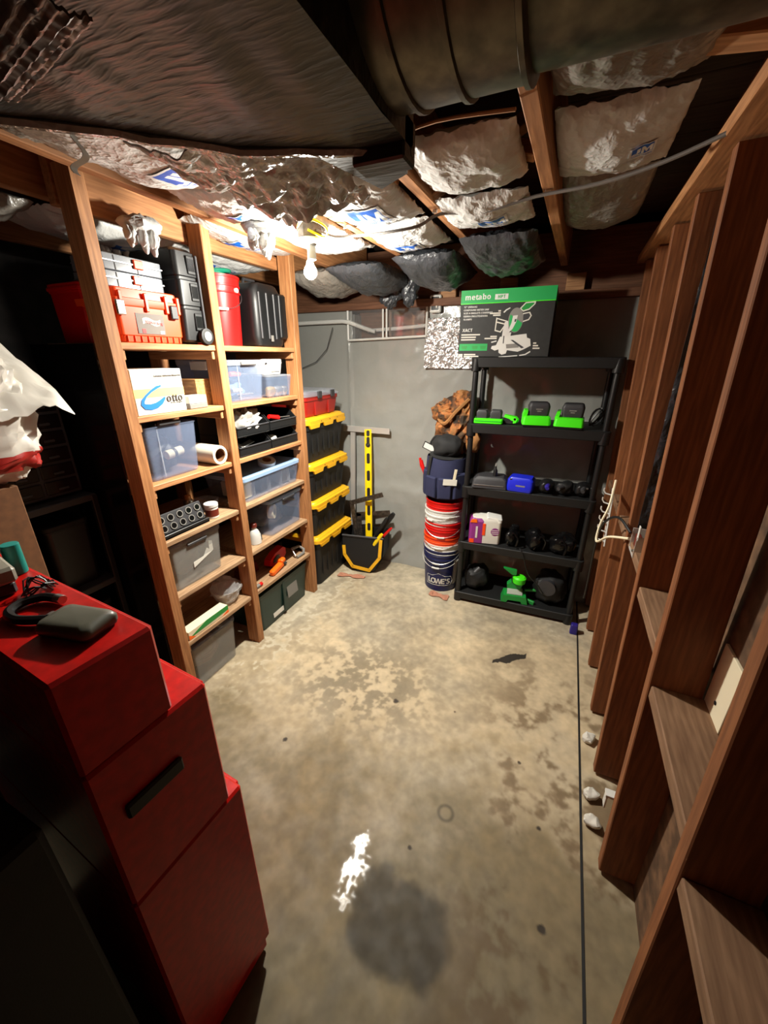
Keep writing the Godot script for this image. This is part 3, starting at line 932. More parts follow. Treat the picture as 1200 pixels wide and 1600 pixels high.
# clear or coloured storage box: w, h, d, straight walls that taper inwards below
func tote(t: Node3D, w: float, h: float, d: float, m: Material, lid: Material, hd: Material = null, lid_h := 0.022) -> void:
	var a := w / 2
	var b := d / 2
	var k := 0.90
	obj("body", lo([[0.0, a * k - 0.006, b * k - 0.006, 0.02], [0.008, a * k, b * k, 0.024], [h - 0.03, a * 0.97, b * 0.97, 0.026], [h - 0.028, a * 0.99, b * 0.99, 0.026], [h - lid_h, a * 0.99, b * 0.99, 0.026], [h - lid_h, a * 0.965, b * 0.965, 0.024], [h - 0.035, a * 0.95, b * 0.95, 0.024], [0.011, a * k - 0.004, b * k - 0.004, 0.022]], 3), m, t)
	if lid:
		obj("lid", lo([[h - lid_h + 0.0005, a - 0.002, b - 0.002, 0.028], [h - lid_h + 0.003, a, b, 0.03], [h - 0.003, a, b, 0.03], [h, a - 0.004, b - 0.004, 0.028], [h, a - 0.02, b - 0.02, 0.02], [h - 0.005, a - 0.024, b - 0.024, 0.02]], 3), lid, t)
	if hd:
		for s in [-1, 1]:
			obj("latch", bx(Vector3(s * (a + 0.004), h - 0.03, 0), Vector3(0.01, 0.045, d * 0.3), 0.003), hd, t)

func ribs(t: Node3D, called: String, m: Material, x0: float, x1: float, n: int, y: float, h: float, z: float, w := 0.008) -> void:
	var me := bx(Vector3.ZERO, Vector3(w, h, 0.008), 0.002).mesh()
	for i in n:
		obj(called, me, m, t, Vector3(lerpf(x0, x1, (i + 0.5) / n), y, z))

func left_bay() -> void:
	# orange toolbox
	var t := on("toolbox", "orange plastic toolbox with grey label and black latch on the top shelf", "toolbox", SY[0], -1.66, -1.15, -1.455, 0.25)
	obj("body", lo([[0, 0.138, 0.112, 0.012], [0.004, 0.142, 0.116, 0.014], [0.026, 0.143, 0.117, 0.014], [0.03, 0.147, 0.121, 0.014], [0.135, 0.15, 0.123, 0.014]], 3), M.orange, t)
	obj("lid", lo([[0.1355, 0.153, 0.125, 0.014], [0.14, 0.155, 0.128, 0.016], [0.165, 0.156, 0.129, 0.016], [0.168, 0.148, 0.121, 0.016], [0.2, 0.144, 0.117, 0.016], [0.204, 0.138, 0.112, 0.014]], 3), M.orange, t)
	for x in [-0.13, -0.02, 0.075, 0.135]:
		obj("lid_rib", bx(Vector3(x, 0.155, 0.128), Vector3(0.016, 0.07, 0.012), 0.003), M.orange, t)
	for x in [-0.14, 0.105]:
		obj("latch", MB.new().box(Vector3(x, 0.128, 0.134), Vector3(0.036, 0.055, 0.012), 0.004), M.charcoal if x > 0 else M.silver, t)
	ribs(t, "base_rib", M.orange, -0.14, 0.14, 9, 0.015, 0.026, 0.118)
	var lb := obj("label_plate", bx(Vector3(-0.012, 0.075, 0.123), Vector3(0.128, 0.078, 0.002), 0.0), M.label_grey, t)
	var wave := []
	for i in 9:
		wave.push_back([-0.05 + i * 0.0105, 0.094 + 0.006 * sin(i * 0.8)])
	for i in 9:
		wave.push_back([0.034 - i * 0.0105, 0.073 + 0.006 * sin((8 - i) * 0.8)])
	obj("ribbon", MB.new().prism(wave, 0.001, XF(Vector3(0, 0, 0.125))), M.paper, lb)
	txt(lb, "TOUGH BOX", 0.0105, Vector3(-0.040, 0.0835, 0.1255), M.red, Vector3(0, 0, -5))
	obj("stamp", bx(Vector3(-0.05, 0.047, 0.1245), Vector3(0.016, 0.016, 0.001), 0.0), M.red, lb)
	obj("stamp", bx(Vector3(0.036, 0.044, 0.1245), Vector3(0.02, 0.013, 0.001), 0.0), M.paper, lb)
	# two organisers on top
	for k in 2:
		var y: float = SY[0] + 0.2055 + 0.059 * k
		var o := on("organizer_case", ["clear smoky parts organizer with orange latch, lying directly on the orange toolbox", "clear smoky parts organizer with orange latch, topmost on the orange toolbox"][k], "organizer", y, -1.70, -1.155 - 0.008 * k, -1.43 + 0.004 * k, 0.2, "stacked parts organizers")
		obj("case", lo([[0, 0.128, 0.094, 0.008], [0.003, 0.131, 0.097, 0.01], [0.028, 0.131, 0.097, 0.01], [0.028, 0.133, 0.1, 0.01], [0.032, 0.133, 0.1, 0.01], [0.033, 0.131, 0.097, 0.01], [0.055, 0.131, 0.097, 0.01], [0.058, 0.127, 0.093, 0.01]], 2), M.smoke, o)
		for x in [-0.04, 0.055]:
			obj("divider_line", bx(Vector3(x - 0.04, 0.028, 0.098), Vector3(0.003, 0.05, 0.003), 0.0), M.charcoal, o)
		obj("latch", bx(Vector3(0.005 + 0.012 * k, 0.034, 0.102), Vector3(0.042, 0.034, 0.01), 0.003), M.orange, o)
		obj("edge_strip", bx(Vector3(0, 0.032, 0.1005), Vector3(0.26, 0.005, 0.003), 0.001), M.silver, o)
	# black wheeled case
	t = on("rolling_case", "tall black wheeled tool case standing right of the orange toolbox", "tool case", SY[0], -1.67, -1.463, -1.60, 0.40)
	obj("body", lo([[0.012, 0.058, 0.19, 0.02], [0.02, 0.062, 0.2, 0.022], [0.15, 0.064, 0.205, 0.022], [0.155, 0.06, 0.2, 0.02], [0.165, 0.06, 0.2, 0.02], [0.17, 0.064, 0.205, 0.022], [0.27, 0.064, 0.205, 0.022], [0.275, 0.06, 0.2, 0.02], [0.285, 0.06, 0.2, 0.02], [0.29, 0.064, 0.205, 0.022], [0.385, 0.062, 0.2, 0.022], [0.4, 0.05, 0.18, 0.02]], 3), M.black, t)
	for y in [0.1, 0.225, 0.335]:
		obj("grip_slot", MB.new().box(Vector3(0.02, y, 0.206), Vector3(0.044, 0.075, 0.008), 0.003), M.black, t)
		obj("slot", bx(Vector3(0.02, y, 0.2105), Vector3(0.034, 0.05, 0.002), 0.0), M.black_gloss, t)
	obj("rail", MB.new().box(Vector3(0.055, 0.2, 0.205), Vector3(0.012, 0.36, 0.012), 0.003), M.charcoal, t)
	var wh := obj("wheel", MB.new().loft([[-0.014, 0.026], [-0.012, 0.036], [0.012, 0.036], [0.014, 0.026]], 6, XF(Vector3(0.04, 0.038, 0.216), Vector3(90, 0, 0))), M.black_rough, t)
	obj("hub", MB.new().loft([[0.01, 0.024], [0.016, 0.022], [0.017, 0.01]], 6, XF(Vector3(0.04, 0.038, 0.216), Vector3(90, 0, 0))), M.grey, wh)
	# red tote at the near end, seen past the post
	t = thing("storage_tote", "red plastic box on the top shelf, seen left of the first post", "storage box", Vector3(-1.955, SY[0], -1.195))
	obj("body", lo([[0, 0.092, 0.040, 0.01], [0.004, 0.095, 0.044, 0.012], [0.19, 0.105, 0.048, 0.012], [0.195, 0.11, 0.052, 0.014], [0.225, 0.11, 0.052, 0.014], [0.228, 0.106, 0.048, 0.012]], 3), M.red, t)
	obj("rim", lo([[0.2, 0.112, 0.054, 0.014], [0.203, 0.114, 0.056, 0.014], [0.212, 0.114, 0.056, 0.014], [0.215, 0.112, 0.054, 0.014]], 3), M.red, t)

	# second shelf: printed carton and friends
	t = on("carton", "white carton with yellow band and blue brush print on the second shelf", "box", SY[1], -1.672, -1.15, -1.405, 0.28)
	obj("box", bx(Vector3(0, 0.0955, 0), Vector3(0.252, 0.19, 0.28), 0.002), M.paper, t)
	obj("yellow_band", bx(Vector3(0, 0.092, 0.1404), Vector3(0.252, 0.036, 0.001), 0.0), M.pale_yellow, t)
	obj("swoosh", MB.new().stroke([[0.008, 0.12, 0.003], [-0.015, 0.114, 0.006], [-0.045, 0.1, 0.005], [-0.075, 0.08, 0.005], [-0.092, 0.062, 0.007], [-0.096, 0.048, 0.009], [-0.085, 0.037, 0.0115], [-0.06, 0.033, 0.0125], [-0.03, 0.038, 0.012], [-0.005, 0.05, 0.010], [0.012, 0.064, 0.006], [0.018, 0.07, 0.003]], 0.001, 0.1424), M.blue, t)
	txt(t, "otto", 0.031, Vector3(0.068, 0.064, 0.142), M.steel_dark, Vector3.ZERO, "Droid Serif", 700, true, true)
	txt(t, "for the designer", 0.0065, Vector3(0.075, 0.044, 0.142), M.steel_dark, Vector3.ZERO, "Droid Sans", 400, false, true)
	txt(t, "Ceramic Adhesive Materials", 0.0075, Vector3(0.052, 0.162, 0.142), M.steel_dark, Vector3.ZERO, "Droid Sans", 700, false, true)
	txt(t, "C O T T O", 0.0065, Vector3(0.08, 0.175, 0.142), M.grey, Vector3.ZERO, "Droid Sans", 400, false, true)
	t = on("storage_tote", "dim dark lidded box behind the white printed carton", "storage box", SY[1], -1.965, -1.14, -1.36, 0.16)
	tote(t, 0.2, 0.23, 0.16, M.charcoal, M.grey)
	t = on("book", "thin blue book standing between the white carton and the wooden box", "book", SY[1], -1.78, -1.415, -1.43, 0.2)
	obj("cover", MB.new().box(Vector3(-0.006, 0.08, 0), Vector3(0.003, 0.16, 0.12), 0.001).box(Vector3(0.006, 0.08, 0), Vector3(0.003, 0.16, 0.12), 0.001).box(Vector3(0, 0.08, 0.0585), Vector3(0.012, 0.16, 0.003), 0.001), M.blue, t)
	obj("pages", bx(Vector3(0, 0.08, -0.003), Vector3(0.008, 0.154, 0.112), 0.0), M.paper, t)
	t = on("wooden_box", "pale wooden box standing at the right end of the second shelf", "box", SY[1], -1.75, -1.592, -1.612, 0.16)
	t.position.z = -1.572
	obj("side", bx(Vector3(0.024, 0.062, 0.076), Vector3(0.096, 0.124, 0.008), 0.001), M.tan, t)
	obj("side", bx(Vector3(0.024, 0.062, -0.076), Vector3(0.096, 0.124, 0.008), 0.001), M.tan, t)
	obj("side", bx(Vector3(-0.02, 0.062, 0), Vector3(0.008, 0.124, 0.143), 0.001), M.tan, t)
	obj("side", bx(Vector3(0.068, 0.062, 0), Vector3(0.008, 0.124, 0.143), 0.001), M.tan, t)
	obj("lid", bx(Vector3(0.024, 0.1285, 0), Vector3(0.1, 0.008, 0.164), 0.001), M.tan, t)
	t = on("small_box", "small white and grey box in front of the wooden box", "box", SY[1], -1.672, -1.425, -1.535, 0.07)
	obj("tray", bx(Vector3(0, 0.0125, 0), Vector3(0.11, 0.023, 0.068), 0.002), M.grey, t)
	obj("cover", bx(Vector3(0, 0.0435, 0), Vector3(0.108, 0.037, 0.066), 0.002), M.white, t)

	# third shelf
	t = on("storage_tote", "bluish clear open storage box full of dark things on the third shelf", "storage box", SY[2], -1.68, -1.155, -1.462, 0.4)
	tote(t, 0.305, 0.275, 0.4, M.tote_blue, null)
	obj("corner_line", bx(Vector3(-0.075, 0.14, 0.191), Vector3(0.005, 0.25, 0.003), 0.0), M.lid_clear, t)
	obj("handle_lip", bx(Vector3(-0.01, 0.262, 0.2), Vector3(0.12, 0.016, 0.014), 0.004), M.charcoal, t)
	var c := on("tool_bundle", "dark bundle of gear inside the bluish clear box", "tools", SY[2] + 0.012, -1.74, -1.19, -1.44, 0.28)
	obj("bundle", MB.new().blob(Vector3(0, 0.08, 0), Vector3(0.11, 0.08, 0.12), crumple, 0.03), M.charcoal, c, Vector3.ZERO, Vector3.ZERO, 60.0)
	c = on("tape_roll", "tan roll with a dark strap inside the bluish clear box", "roll", SY[2] + 0.075, -1.705, -1.28, -1.37, 0.035)
	obj("roll", MB.new().cyl(Vector3(-0.045, 0.03, 0), Vector3(0.045, 0.04, 0), 0.022), M.cream, c)
	obj("strap", MB.new().cyl(Vector3(-0.01, 0.034, 0), Vector3(0.006, 0.036, 0), 0.024), M.charcoal, c)
	t = on("film_roll", "roll of clear plastic film with open end facing out on the third shelf", "roll", SY[2], -1.66, -1.505, -1.61, 0.34)
	var axis := Transform3D(Basis(Vector3(1, 0, 0), Vector3(0, 0, 1), Vector3(0, -1, 0)), Vector3(0, 0.0525, 0))
	obj("film", MB.new().loft([[-0.165, 0.035], [-0.165, 0.05], [-0.16, 0.052], [0.16, 0.052], [0.165, 0.05], [0.165, 0.036], [-0.1, 0.036]], 6, axis, false, false), M.skin_film, t)
	obj("core", MB.new().loft([[-0.162, 0.031], [-0.162, 0.0345], [0.162, 0.0345], [0.162, 0.031], [-0.162, 0.031]], 6, axis, false, false), M.card, t)

	# fourth shelf: socket tray with round holes, jar, tins
	t = on("bit_tray", "dark grey tray with two rows of round holes on the fourth shelf", "tray", SY[3], -1.675, -1.15, -1.425, 0.1)
	t.rotation_degrees.z = 0.0
	obj("base", bx(Vector3(0, 0.006, 0), Vector3(0.275, 0.012, 0.1), 0.003), M.charcoal, t)
	obj("face", bx(Vector3.ZERO, Vector3(0.275, 0.10, 0.012), 0.004), M.charcoal, t, Vector3(0, 0.064, 0.005), Vector3(-18, 0, 0))
	var hr := MB.new().loft([[0.0, 0.0165], [0.004, 0.0185], [0.004, 0.0145], [-0.001, 0.0135]], 5, Transform3D(), true, false).mesh()
	var hd := MB.new().loft([[0.0, 0.0138], [0.001, 0.0138]], 5).mesh()
	for r in 2:
		for i in 5:
			var p := Transform3D(Basis.from_euler(Vector3(deg_to_rad(-18), 0, 0)), Vector3(0, 0.064, 0.005)) * Vector3(-0.11 + 0.054 * i, -0.022 + 0.044 * r, 0.0065)
			var g := obj("hole_rim", hr, M.grey, t, p, Vector3(72, 0, 0))
			obj("hole", hd, M.black_gloss, g, Vector3(0, 0.0015, 0))
	obj("front_rail", bx(Vector3(0, 0.012, 0.046), Vector3(0.275, 0.024, 0.008), 0.002), M.black, t)
	t = on("jar", "small jar with white lid and red label on the fourth shelf", "jar", SY[3], -1.672, -1.44, -1.515, 0.075)
	obj("jar", lo([[0, 0.032], [0.003, 0.035], [0.06, 0.035], [0.064, 0.033]], 6), M.white, t)
	obj("label", lo([[0.012, 0.0352], [0.013, 0.0356], [0.05, 0.0356], [0.051, 0.0352]], 6), M.brown, t)
	obj("lid", lo([[0.0642, 0.036], [0.066, 0.0375], [0.08, 0.0375], [0.083, 0.035]], 6), M.white, t)
	t = on("metal_tin", "open clear tray of hardware behind the red labelled jar", "tray", SY[3], -1.77, -1.5, -1.615, 0.13)
	tote(t, 0.11, 0.085, 0.12, M.tote_clear, null)
	t = on("spray_can", "silver can with a tan cap behind the tray with round holes", "can", SY[3], -1.79, -1.40, -1.455, 0.055)
	obj("can", lo([[0, 0.024], [0.003, 0.026], [0.095, 0.026], [0.105, 0.02]], 5), M.silver, t)
	obj("cap", lo([[0.1052, 0.017], [0.108, 0.018], [0.125, 0.017], [0.13, 0.012]], 5), M.tan, t)

	# fifth shelf
	t = on("storage_tote", "clear grey storage box with a torn white label on the fifth shelf", "storage box", SY[4], -1.675, -1.15, -1.50, 0.42)
	tote(t, 0.345, 0.272, 0.42, M.tote_grey, M.lid_clear, null)
	obj("torn_label", MB.new().prism([[-0.04, 0.09], [0.10, 0.135], [0.102, 0.19], [0.08, 0.2], [0.075, 0.15], [0.06, 0.165], [0.03, 0.128], [-0.038, 0.122]], 0.001, XF(Vector3(0, 0, 0.2015), Vector3(-2, 0, 0))), M.paper, t)
	obj("handle", bx(Vector3(0.0, 0.235, 0.205), Vector3(0.13, 0.018, 0.016), 0.005), M.charcoal, t)
	c = on("packed_cloth", "dark grey bundle inside the box with the torn label", "bundle", SY[4] + 0.012, -1.74, -1.2, -1.45, 0.3)
	obj("cloth", MB.new().blob(Vector3(0, 0.09, 0), Vector3(0.11, 0.09, 0.13), crumple, 0.03), M.grey, c, Vector3.ZERO, Vector3.ZERO, 60.0)

	# sixth shelf
	t = on("slim_carton", "long slim carton with a green stripe on the lowest shelf", "box", SY[5], -1.665, -1.15, -1.44, 0.065)
	obj("carton", bx(Vector3(0, 0.0255, 0), Vector3(0.285, 0.05, 0.062), 0.002), M.cream, t)
	obj("green_stripe", MB.new().prism([[-0.142, 0.012], [0.142, 0.02], [0.142, 0.05], [-0.02, 0.05]], 0.001, XF(Vector3(0, 0, 0.0322))), M.green, t)
	obj("orange_corner", MB.new().prism([[-0.142, 0.002], [-0.1, 0.002], [-0.142, 0.03]], 0.001, XF(Vector3(0, 0, 0.033))), M.orange_bright, t)
	obj("orange_corner", MB.new().prism([[0.09, 0.002], [0.142, 0.002], [0.142, 0.02]], 0.001, XF(Vector3(0, 0, 0.033))), M.orange_bright, t)
	t = on("mixing_bowl", "translucent bowl holding crumpled clear plastic on the lowest shelf", "bowl", SY[5], -1.68, -1.445, -1.615, 0.17)
	obj("bowl", lo([[0, 0.045], [0.003, 0.05], [0.03, 0.072], [0.085, 0.086], [0.088, 0.089], [0.092, 0.089], [0.092, 0.084], [0.035, 0.068], [0.008, 0.046]], 6), M.bowl_clear, t)
	obj("crumpled_plastic", MB.new().blob(Vector3(0, 0.085, 0), Vector3(0.075, 0.055, 0.075), crumple, 0.035), M.film_clear, t, Vector3.ZERO, Vector3.ZERO, 60.0)
	t = on("board", "weathered grey board leaning behind the bowl on the lowest shelf", "board", SY[5], -1.90, -1.14, -1.56, 0.02)
	obj("board", bx(Vector3(0, 0.11, 0), Vector3(0.40, 0.22, 0.016)), M.old_shelf, t)
	# floor
	t = on("storage_tote", "large grey clear storage box on the floor under the left bay", "storage box", 0.001, -1.68, -1.15, -1.50, 0.4)
	tote(t, 0.345, 0.30, 0.4, M.tote_grey, M.tote_blue, null)
	c = on("packed_cloth", "pale bundle inside the large floor box of the left bay", "bundle", 0.014, -1.73, -1.2, -1.45, 0.28)
	obj("cloth", MB.new().blob(Vector3(0, 0.10, 0), Vector3(0.12, 0.095, 0.12), soft, 0.03), M.old_shelf, c, Vector3.ZERO, Vector3.ZERO, 60.0)

func stack_bin(called: String, label: String, y: float, z0: float, z1: float) -> Node3D:
	var t := on(called, label, "bin", y, -1.67, z0, z1, 0.3, "black open front stacking bins")
	var w := absf(z1 - z0)
	obj("base", bx(Vector3(0, 0.005, 0), Vector3(w, 0.008, 0.3), 0.002), M.black, t)
	for s in [-1, 1]:
		obj("side", MB.new().prism([[-0.15, 0.0095], [0.148, 0.0095], [0.148, 0.055], [0.09, 0.112], [-0.15, 0.112]], 0.006, XF(Vector3(s * (w / 2 - 0.003) - 0.003, 0, 0), Vector3(0, -90, 0))), M.black, t)
	obj("front_lip", bx(Vector3(0, 0.032, 0.146), Vector3(w - 0.013, 0.044, 0.006), 0.002), M.black, t)
	obj("back", bx(Vector3(0, 0.06, -0.147), Vector3(w - 0.013, 0.1, 0.005), 0.001), M.black, t)
	obj("rim", bx(Vector3(0, 0.055, 0.15), Vector3(w - 0.004, 0.008, 0.008), 0.002), M.charcoal, t)
	return t

func bucket_mesh(h := 0.37, r0 := 0.128, r1 := 0.146) -> ArrayMesh:
	return lo([[0.0, r0 - 0.006], [0.003, r0], [h - 0.085, lerpf(r0, r1, 0.76)], [h - 0.083, r1 + 0.002], [h - 0.078, r1 + 0.003], [h - 0.076, r1 - 0.002], [h - 0.052, r1 - 0.001], [h - 0.05, r1 + 0.003], [h - 0.045, r1 + 0.003], [h - 0.043, r1], [h - 0.012, r1 + 0.001], [h - 0.011, r1 + 0.006], [h - 0.001, r1 + 0.006], [h, r1 + 0.004], [h - 0.001, r1 - 0.003], [0.006, r0 - 0.004]], 9).mesh()

func bail(t: Node3D, r: float, y: float, drop: float, ang: float, m: Material) -> void:   # wire handle hanging down in front
	var p := []
	for i in 17:
		var a := PI * i / 16.0
		p.push_back(Vector3(cos(a) * (r + 0.006), y - drop * sin(a), sin(a) * (r + 0.006) + 0.002))
	var b := Basis.from_euler(Vector3(0, deg_to_rad(ang), 0))
	for i in p.size():
		p[i] = b * p[i]
	var w := obj("wire_handle", MB.new().tube(p, 0.002, 5), m, t)
	obj("grip", MB.new().tube([p[7], p[8], p[9]], 0.007, 7), M.white, w)

func right_bay() -> void:
	# red bucket with a coiled hose
	var t := thing("bucket", "scuffed red plastic bucket on the top shelf holding a green hose", "bucket", Vector3(-1.835, SY[0], -1.84))
	obj("pail", bucket_mesh(0.345, 0.118, 0.136), M.red, t)
	bail(t, 0.136, 0.28, 0.10, 60.0, M.charcoal)
	obj("handle_ear", MB.new().cyl(Vector3(0.135, 0.275, -0.02), Vector3(0.148, 0.275, -0.022), 0.012), M.white, t)
	var hp := []
	for i in 60:
		var a := TAU * i / 18.0
		hp.push_back(Vector3(0.095 * cos(a), 0.30 + 0.023 * i / 18.0 + 0.03 * sin(a * 0.5), 0.095 * sin(a)))
	var h := thing("garden_hose", "coiled green garden hose lying in the red bucket", "hose", Vector3(-1.835, SY[0], -1.84))
	obj("hose", MB.new().tube(hp, 0.0105, 8), M.hose, h)
	obj("hose_end", MB.new().cyl(hp[59], hp[59] + Vector3(0.0, 0.01, 0.03), 0.013), M.brass, h)
	t = on("hard_case", "black hard plastic tool case standing on edge beside the red bucket", "tool case", SY[0], -1.69, -1.995, -2.275, 0.34)
	obj("shell", lo([[0, 0.10, 0.15, 0.03], [0.01, 0.12, 0.16, 0.04], [0.06, 0.135, 0.165, 0.045], [0.24, 0.138, 0.166, 0.045], [0.30, 0.13, 0.16, 0.045], [0.335, 0.105, 0.15, 0.035], [0.345, 0.09, 0.14, 0.03]], 4), M.black, t)
	for x in [-0.095, -0.03, 0.035]:
		obj("rib", bx(Vector3(x, 0.17, 0.164), Vector3(0.014, 0.25, 0.012), 0.004), M.charcoal, t)
	obj("bulge", lo([[0.05, 0.03, 0.01, 0.01], [0.06, 0.035, 0.018, 0.012], [0.29, 0.035, 0.018, 0.012], [0.30, 0.03, 0.01, 0.01]], 3), M.black, t, Vector3(0.098, 0, 0.165))
	obj("tag", bx(Vector3(-0.015, 0.05, 0.1725), Vector3(0.022, 0.034, 0.002), 0.0), M.grey, t)
	obj("handle", MB.new().tube([Vector3(-0.05, 0.34, 0.02), Vector3(-0.045, 0.372, 0.02), Vector3(0.045, 0.372, 0.02), Vector3(0.05, 0.34, 0.02)], 0.009, 7), M.charcoal, t)

	# second shelf
	t = on("storage_tote", "clear latched storage box with orange handled tools on the second shelf", "storage box", SY[1], -1.675, -1.70, -2.01, 0.4)
	tote(t, 0.31, 0.225, 0.4, M.tote_clear, M.lid_clear, M.white, 0.03)
	obj("front_latch", bx(Vector3(0.01, 0.207, 0.203), Vector3(0.12, 0.02, 0.016), 0.004), M.grey, t)
	obj("corner_line", bx(Vector3(-0.07, 0.11, 0.192), Vector3(0.005, 0.19, 0.003), 0.0), M.lid_clear, t)
	for k in 2:
		var c := on("screwdriver", ["orange handled driver near the top inside the clear latched box", "grey metal bar lying low inside the clear latched box"][k], "tool", SY[1] + 0.03 + 0.09 * (1 - k), -1.715, -1.77, -1.95, 0.04)
		obj("shaft", MB.new().cyl(Vector3(-0.05, 0.03 - 0.02 * k, 0), Vector3(0.085, 0.03 - 0.025 * k, 0), 0.005), M.silver, c)
		obj("handle", MB.new().cyl(Vector3(-0.085, 0.03, 0), Vector3(-0.01, 0.03, 0), 0.013, 4), M.orange if k == 0 else M.grey, c)
	var cc := on("packed_cloth", "blue grey bundle inside the clear latched box", "bundle", SY[1] + 0.012, -1.76, -1.74, -1.98, 0.28)
	obj("cloth", MB.new().blob(Vector3(0, 0.05, 0), Vector3(0.11, 0.05, 0.12), crumple, 0.03), M.blue_grey, cc, Vector3.ZERO, Vector3.ZERO, 60.0)
	t = on("parts_box", "clear plastic box of small brass and steel hardware on the second shelf", "box", SY[1], -1.675, -2.025, -2.275, 0.26)
	tote(t, 0.25, 0.135, 0.26, M.tote_clear, M.lid_clear, null, 0.012)
	for k in 5:
		var c := on("hardware_pack", ["brass hardware packet nearest the post inside the clear parts box", "second packet of brass fittings inside the clear parts box", "steel hardware packet in the middle of the clear parts box", "fourth packet of steel hardware inside the clear parts box", "steel hardware packet at the far end of the clear parts box"][k], "hardware", SY[1] + 0.012, -1.70 - 0.012 * (k % 2), -2.06 - 0.037 * k, -2.085 - 0.037 * k, 0.03, "packets in the parts box")
		obj("packet", MB.new().blob(Vector3(0, 0.024, 0), Vector3(0.014, 0.024, 0.014), crumple, 0.014, 0.8, 12, 8), M.brass if k < 2 else M.silver, c)
	t = on("parts_box", "white lidded box stacked on top of the clear parts box", "box", SY[1] + 0.136, -1.70, -2.035, -2.22, 0.2)
	tote(t, 0.185, 0.092, 0.2, M.white, M.white, null, 0.014)
	obj("front_label", bx(Vector3(0.01, 0.045, 0.0975), Vector3(0.08, 0.05, 0.002), 0.0), M.paper, t)
	obj("mark", bx(Vector3(-0.075, 0.068, 0.099), Vector3(0.016, 0.009, 0.002), 0.0), M.charcoal, t)

	# third shelf: stacking bins
	stack_bin("stacking_bin", "black open bin with grey odds and ends, lower left of four on the third shelf", SY[2], -1.71, -1.985)
	stack_bin("stacking_bin", "black open bin with a white lump, lower right of four on the third shelf", SY[2], -1.995, -2.27)
	stack_bin("stacking_bin", "black open bin full of crumpled clear wrap, upper left of four on the third shelf", SY[2] + 0.113, -1.71, -1.985)
	stack_bin("stacking_bin", "black open bin with a red handled tool, upper right of four on the third shelf", SY[2] + 0.113, -1.995, -2.27)
	var c := on("plastic_wrap", "crumpled clear and white plastic wrap heaped in the upper left black bin", "wrap", SY[2] + 0.123, -1.69, -1.735, -1.96, 0.2)
	obj("wrap", MB.new().blob(Vector3(0, 0.065, 0), Vector3(0.105, 0.06, 0.095), crumple, 0.05, 0.9, 40, 24), mat("wrap", Color(0.62, 0.61, 0.59), 0.3), c, Vector3.ZERO, Vector3.ZERO, 60.0)
	c = on("pliers", "red handled tool lying in the upper right black bin", "tool", SY[2] + 0.165, -1.68, -2.01, -2.25, 0.05)
	obj("handle", MB.new().cyl(Vector3(-0.10, 0.03, 0.0), Vector3(-0.01, 0.012, 0), 0.014, 5, 0.017), M.red, c)
	obj("shaft", MB.new().cyl(Vector3(-0.01, 0.014, 0), Vector3(0.11, 0.008, 0), 0.004), M.silver, c)
	c = on("white_lump", "small white lump in the lower right black bin", "hardware", SY[2] + 0.01, -1.69, -2.03, -2.09, 0.06)
	obj("lump", MB.new().blob(Vector3(0, 0.032, 0), Vector3(0.026, 0.032, 0.024), crumple, 0.01, 0.9, 14, 10), M.paper, c)
	c = on("hinge_pieces", "grey metal pieces lying in the lower left black bin", "hardware", SY[2] + 0.01, -1.69, -1.74, -1.92, 0.1)
	obj("plate", bx(Vector3.ZERO, Vector3(0.10, 0.004, 0.035), 0.001), M.silver, c, Vector3(0.01, 0.05, 0.01), Vector3(20, 10, 8))
	obj("plate", bx(Vector3.ZERO, Vector3(0.07, 0.004, 0.03), 0.001), M.alu, c, Vector3(-0.05, 0.045, 0.015), Vector3(30, -20, -30))

	# fourth shelf
	t = on("storage_tote", "low clear box with pale blue lid on the fourth shelf", "storage box", SY[3], -1.67, -1.70, -2.28, 0.34)
	tote(t, 0.58, 0.16, 0.34, M.tote_clear, M.lid_blue, null, 0.026)
	for x in [-0.17, -0.02, 0.1, 0.19]:
		obj("divider", bx(Vector3(x, 0.07, 0.0), Vector3(0.004, 0.11, 0.28), 0.0), M.lid_clear, t)
	for k in 3:
		c = on("parts_packet", "packet of parts inside the low clear box with blue lid, %s" % ["nearest", "middle one", "farthest"][k], "packet", SY[3] + 0.012, -1.72, [-1.745, -1.90, -2.12][k], [-1.84, -2.0, -2.23][k], 0.2)
		obj("packet", lo([[0, 0.04, 0.09, 0.01], [0.09, 0.042, 0.092, 0.01], [0.1, 0.03, 0.08, 0.01]], 2), [M.cream, M.charcoal, M.grey][k], c)
	t = on("tape_roll", "white roll of tape with tan core lying on the pale blue lid", "tape", SY[3] + 0.1605, -1.72, -1.985, -2.105, 0.12)
	obj("roll", lo([[0, 0.03], [0, 0.056], [0.002, 0.058], [0.034, 0.058], [0.036, 0.056], [0.036, 0.03], [0, 0.03]], 6), M.white, t, Vector3.ZERO, Vector3(18, 0, 8))
	obj("core", lo([[0.001, 0.026], [0.001, 0.0295], [0.037, 0.0295], [0.037, 0.026], [0.001, 0.026]], 6), M.tan, t, Vector3.ZERO, Vector3(18, 0, 8))

	# fifth shelf
	t = on("storage_tote", "clear box with pale lid holding a roll on the fifth shelf, right bay", "storage box", SY[4], -1.675, -1.90, -2.28, 0.36)
	tote(t, 0.38, 0.262, 0.36, M.tote_clear, M.lid_blue, null, 0.024)
	obj("handle", bx(Vector3(0.02, 0.232, 0.182), Vector3(0.13, 0.016, 0.014), 0.004), M.charcoal, t)
	c = on("tape_roll", "yellowish roll inside the clear box with pale lid", "tape", SY[4] + 0.095, -1.715, -1.95, -2.06, 0.06)
	obj("roll", MB.new().loft([[-0.02, 0.03], [-0.02, 0.05], [0.02, 0.05], [0.02, 0.03], [-0.02, 0.03]], 6, XF(Vector3(0, 0.055, 0), Vector3(90, 25, 0)), false, false), M.cream, c)
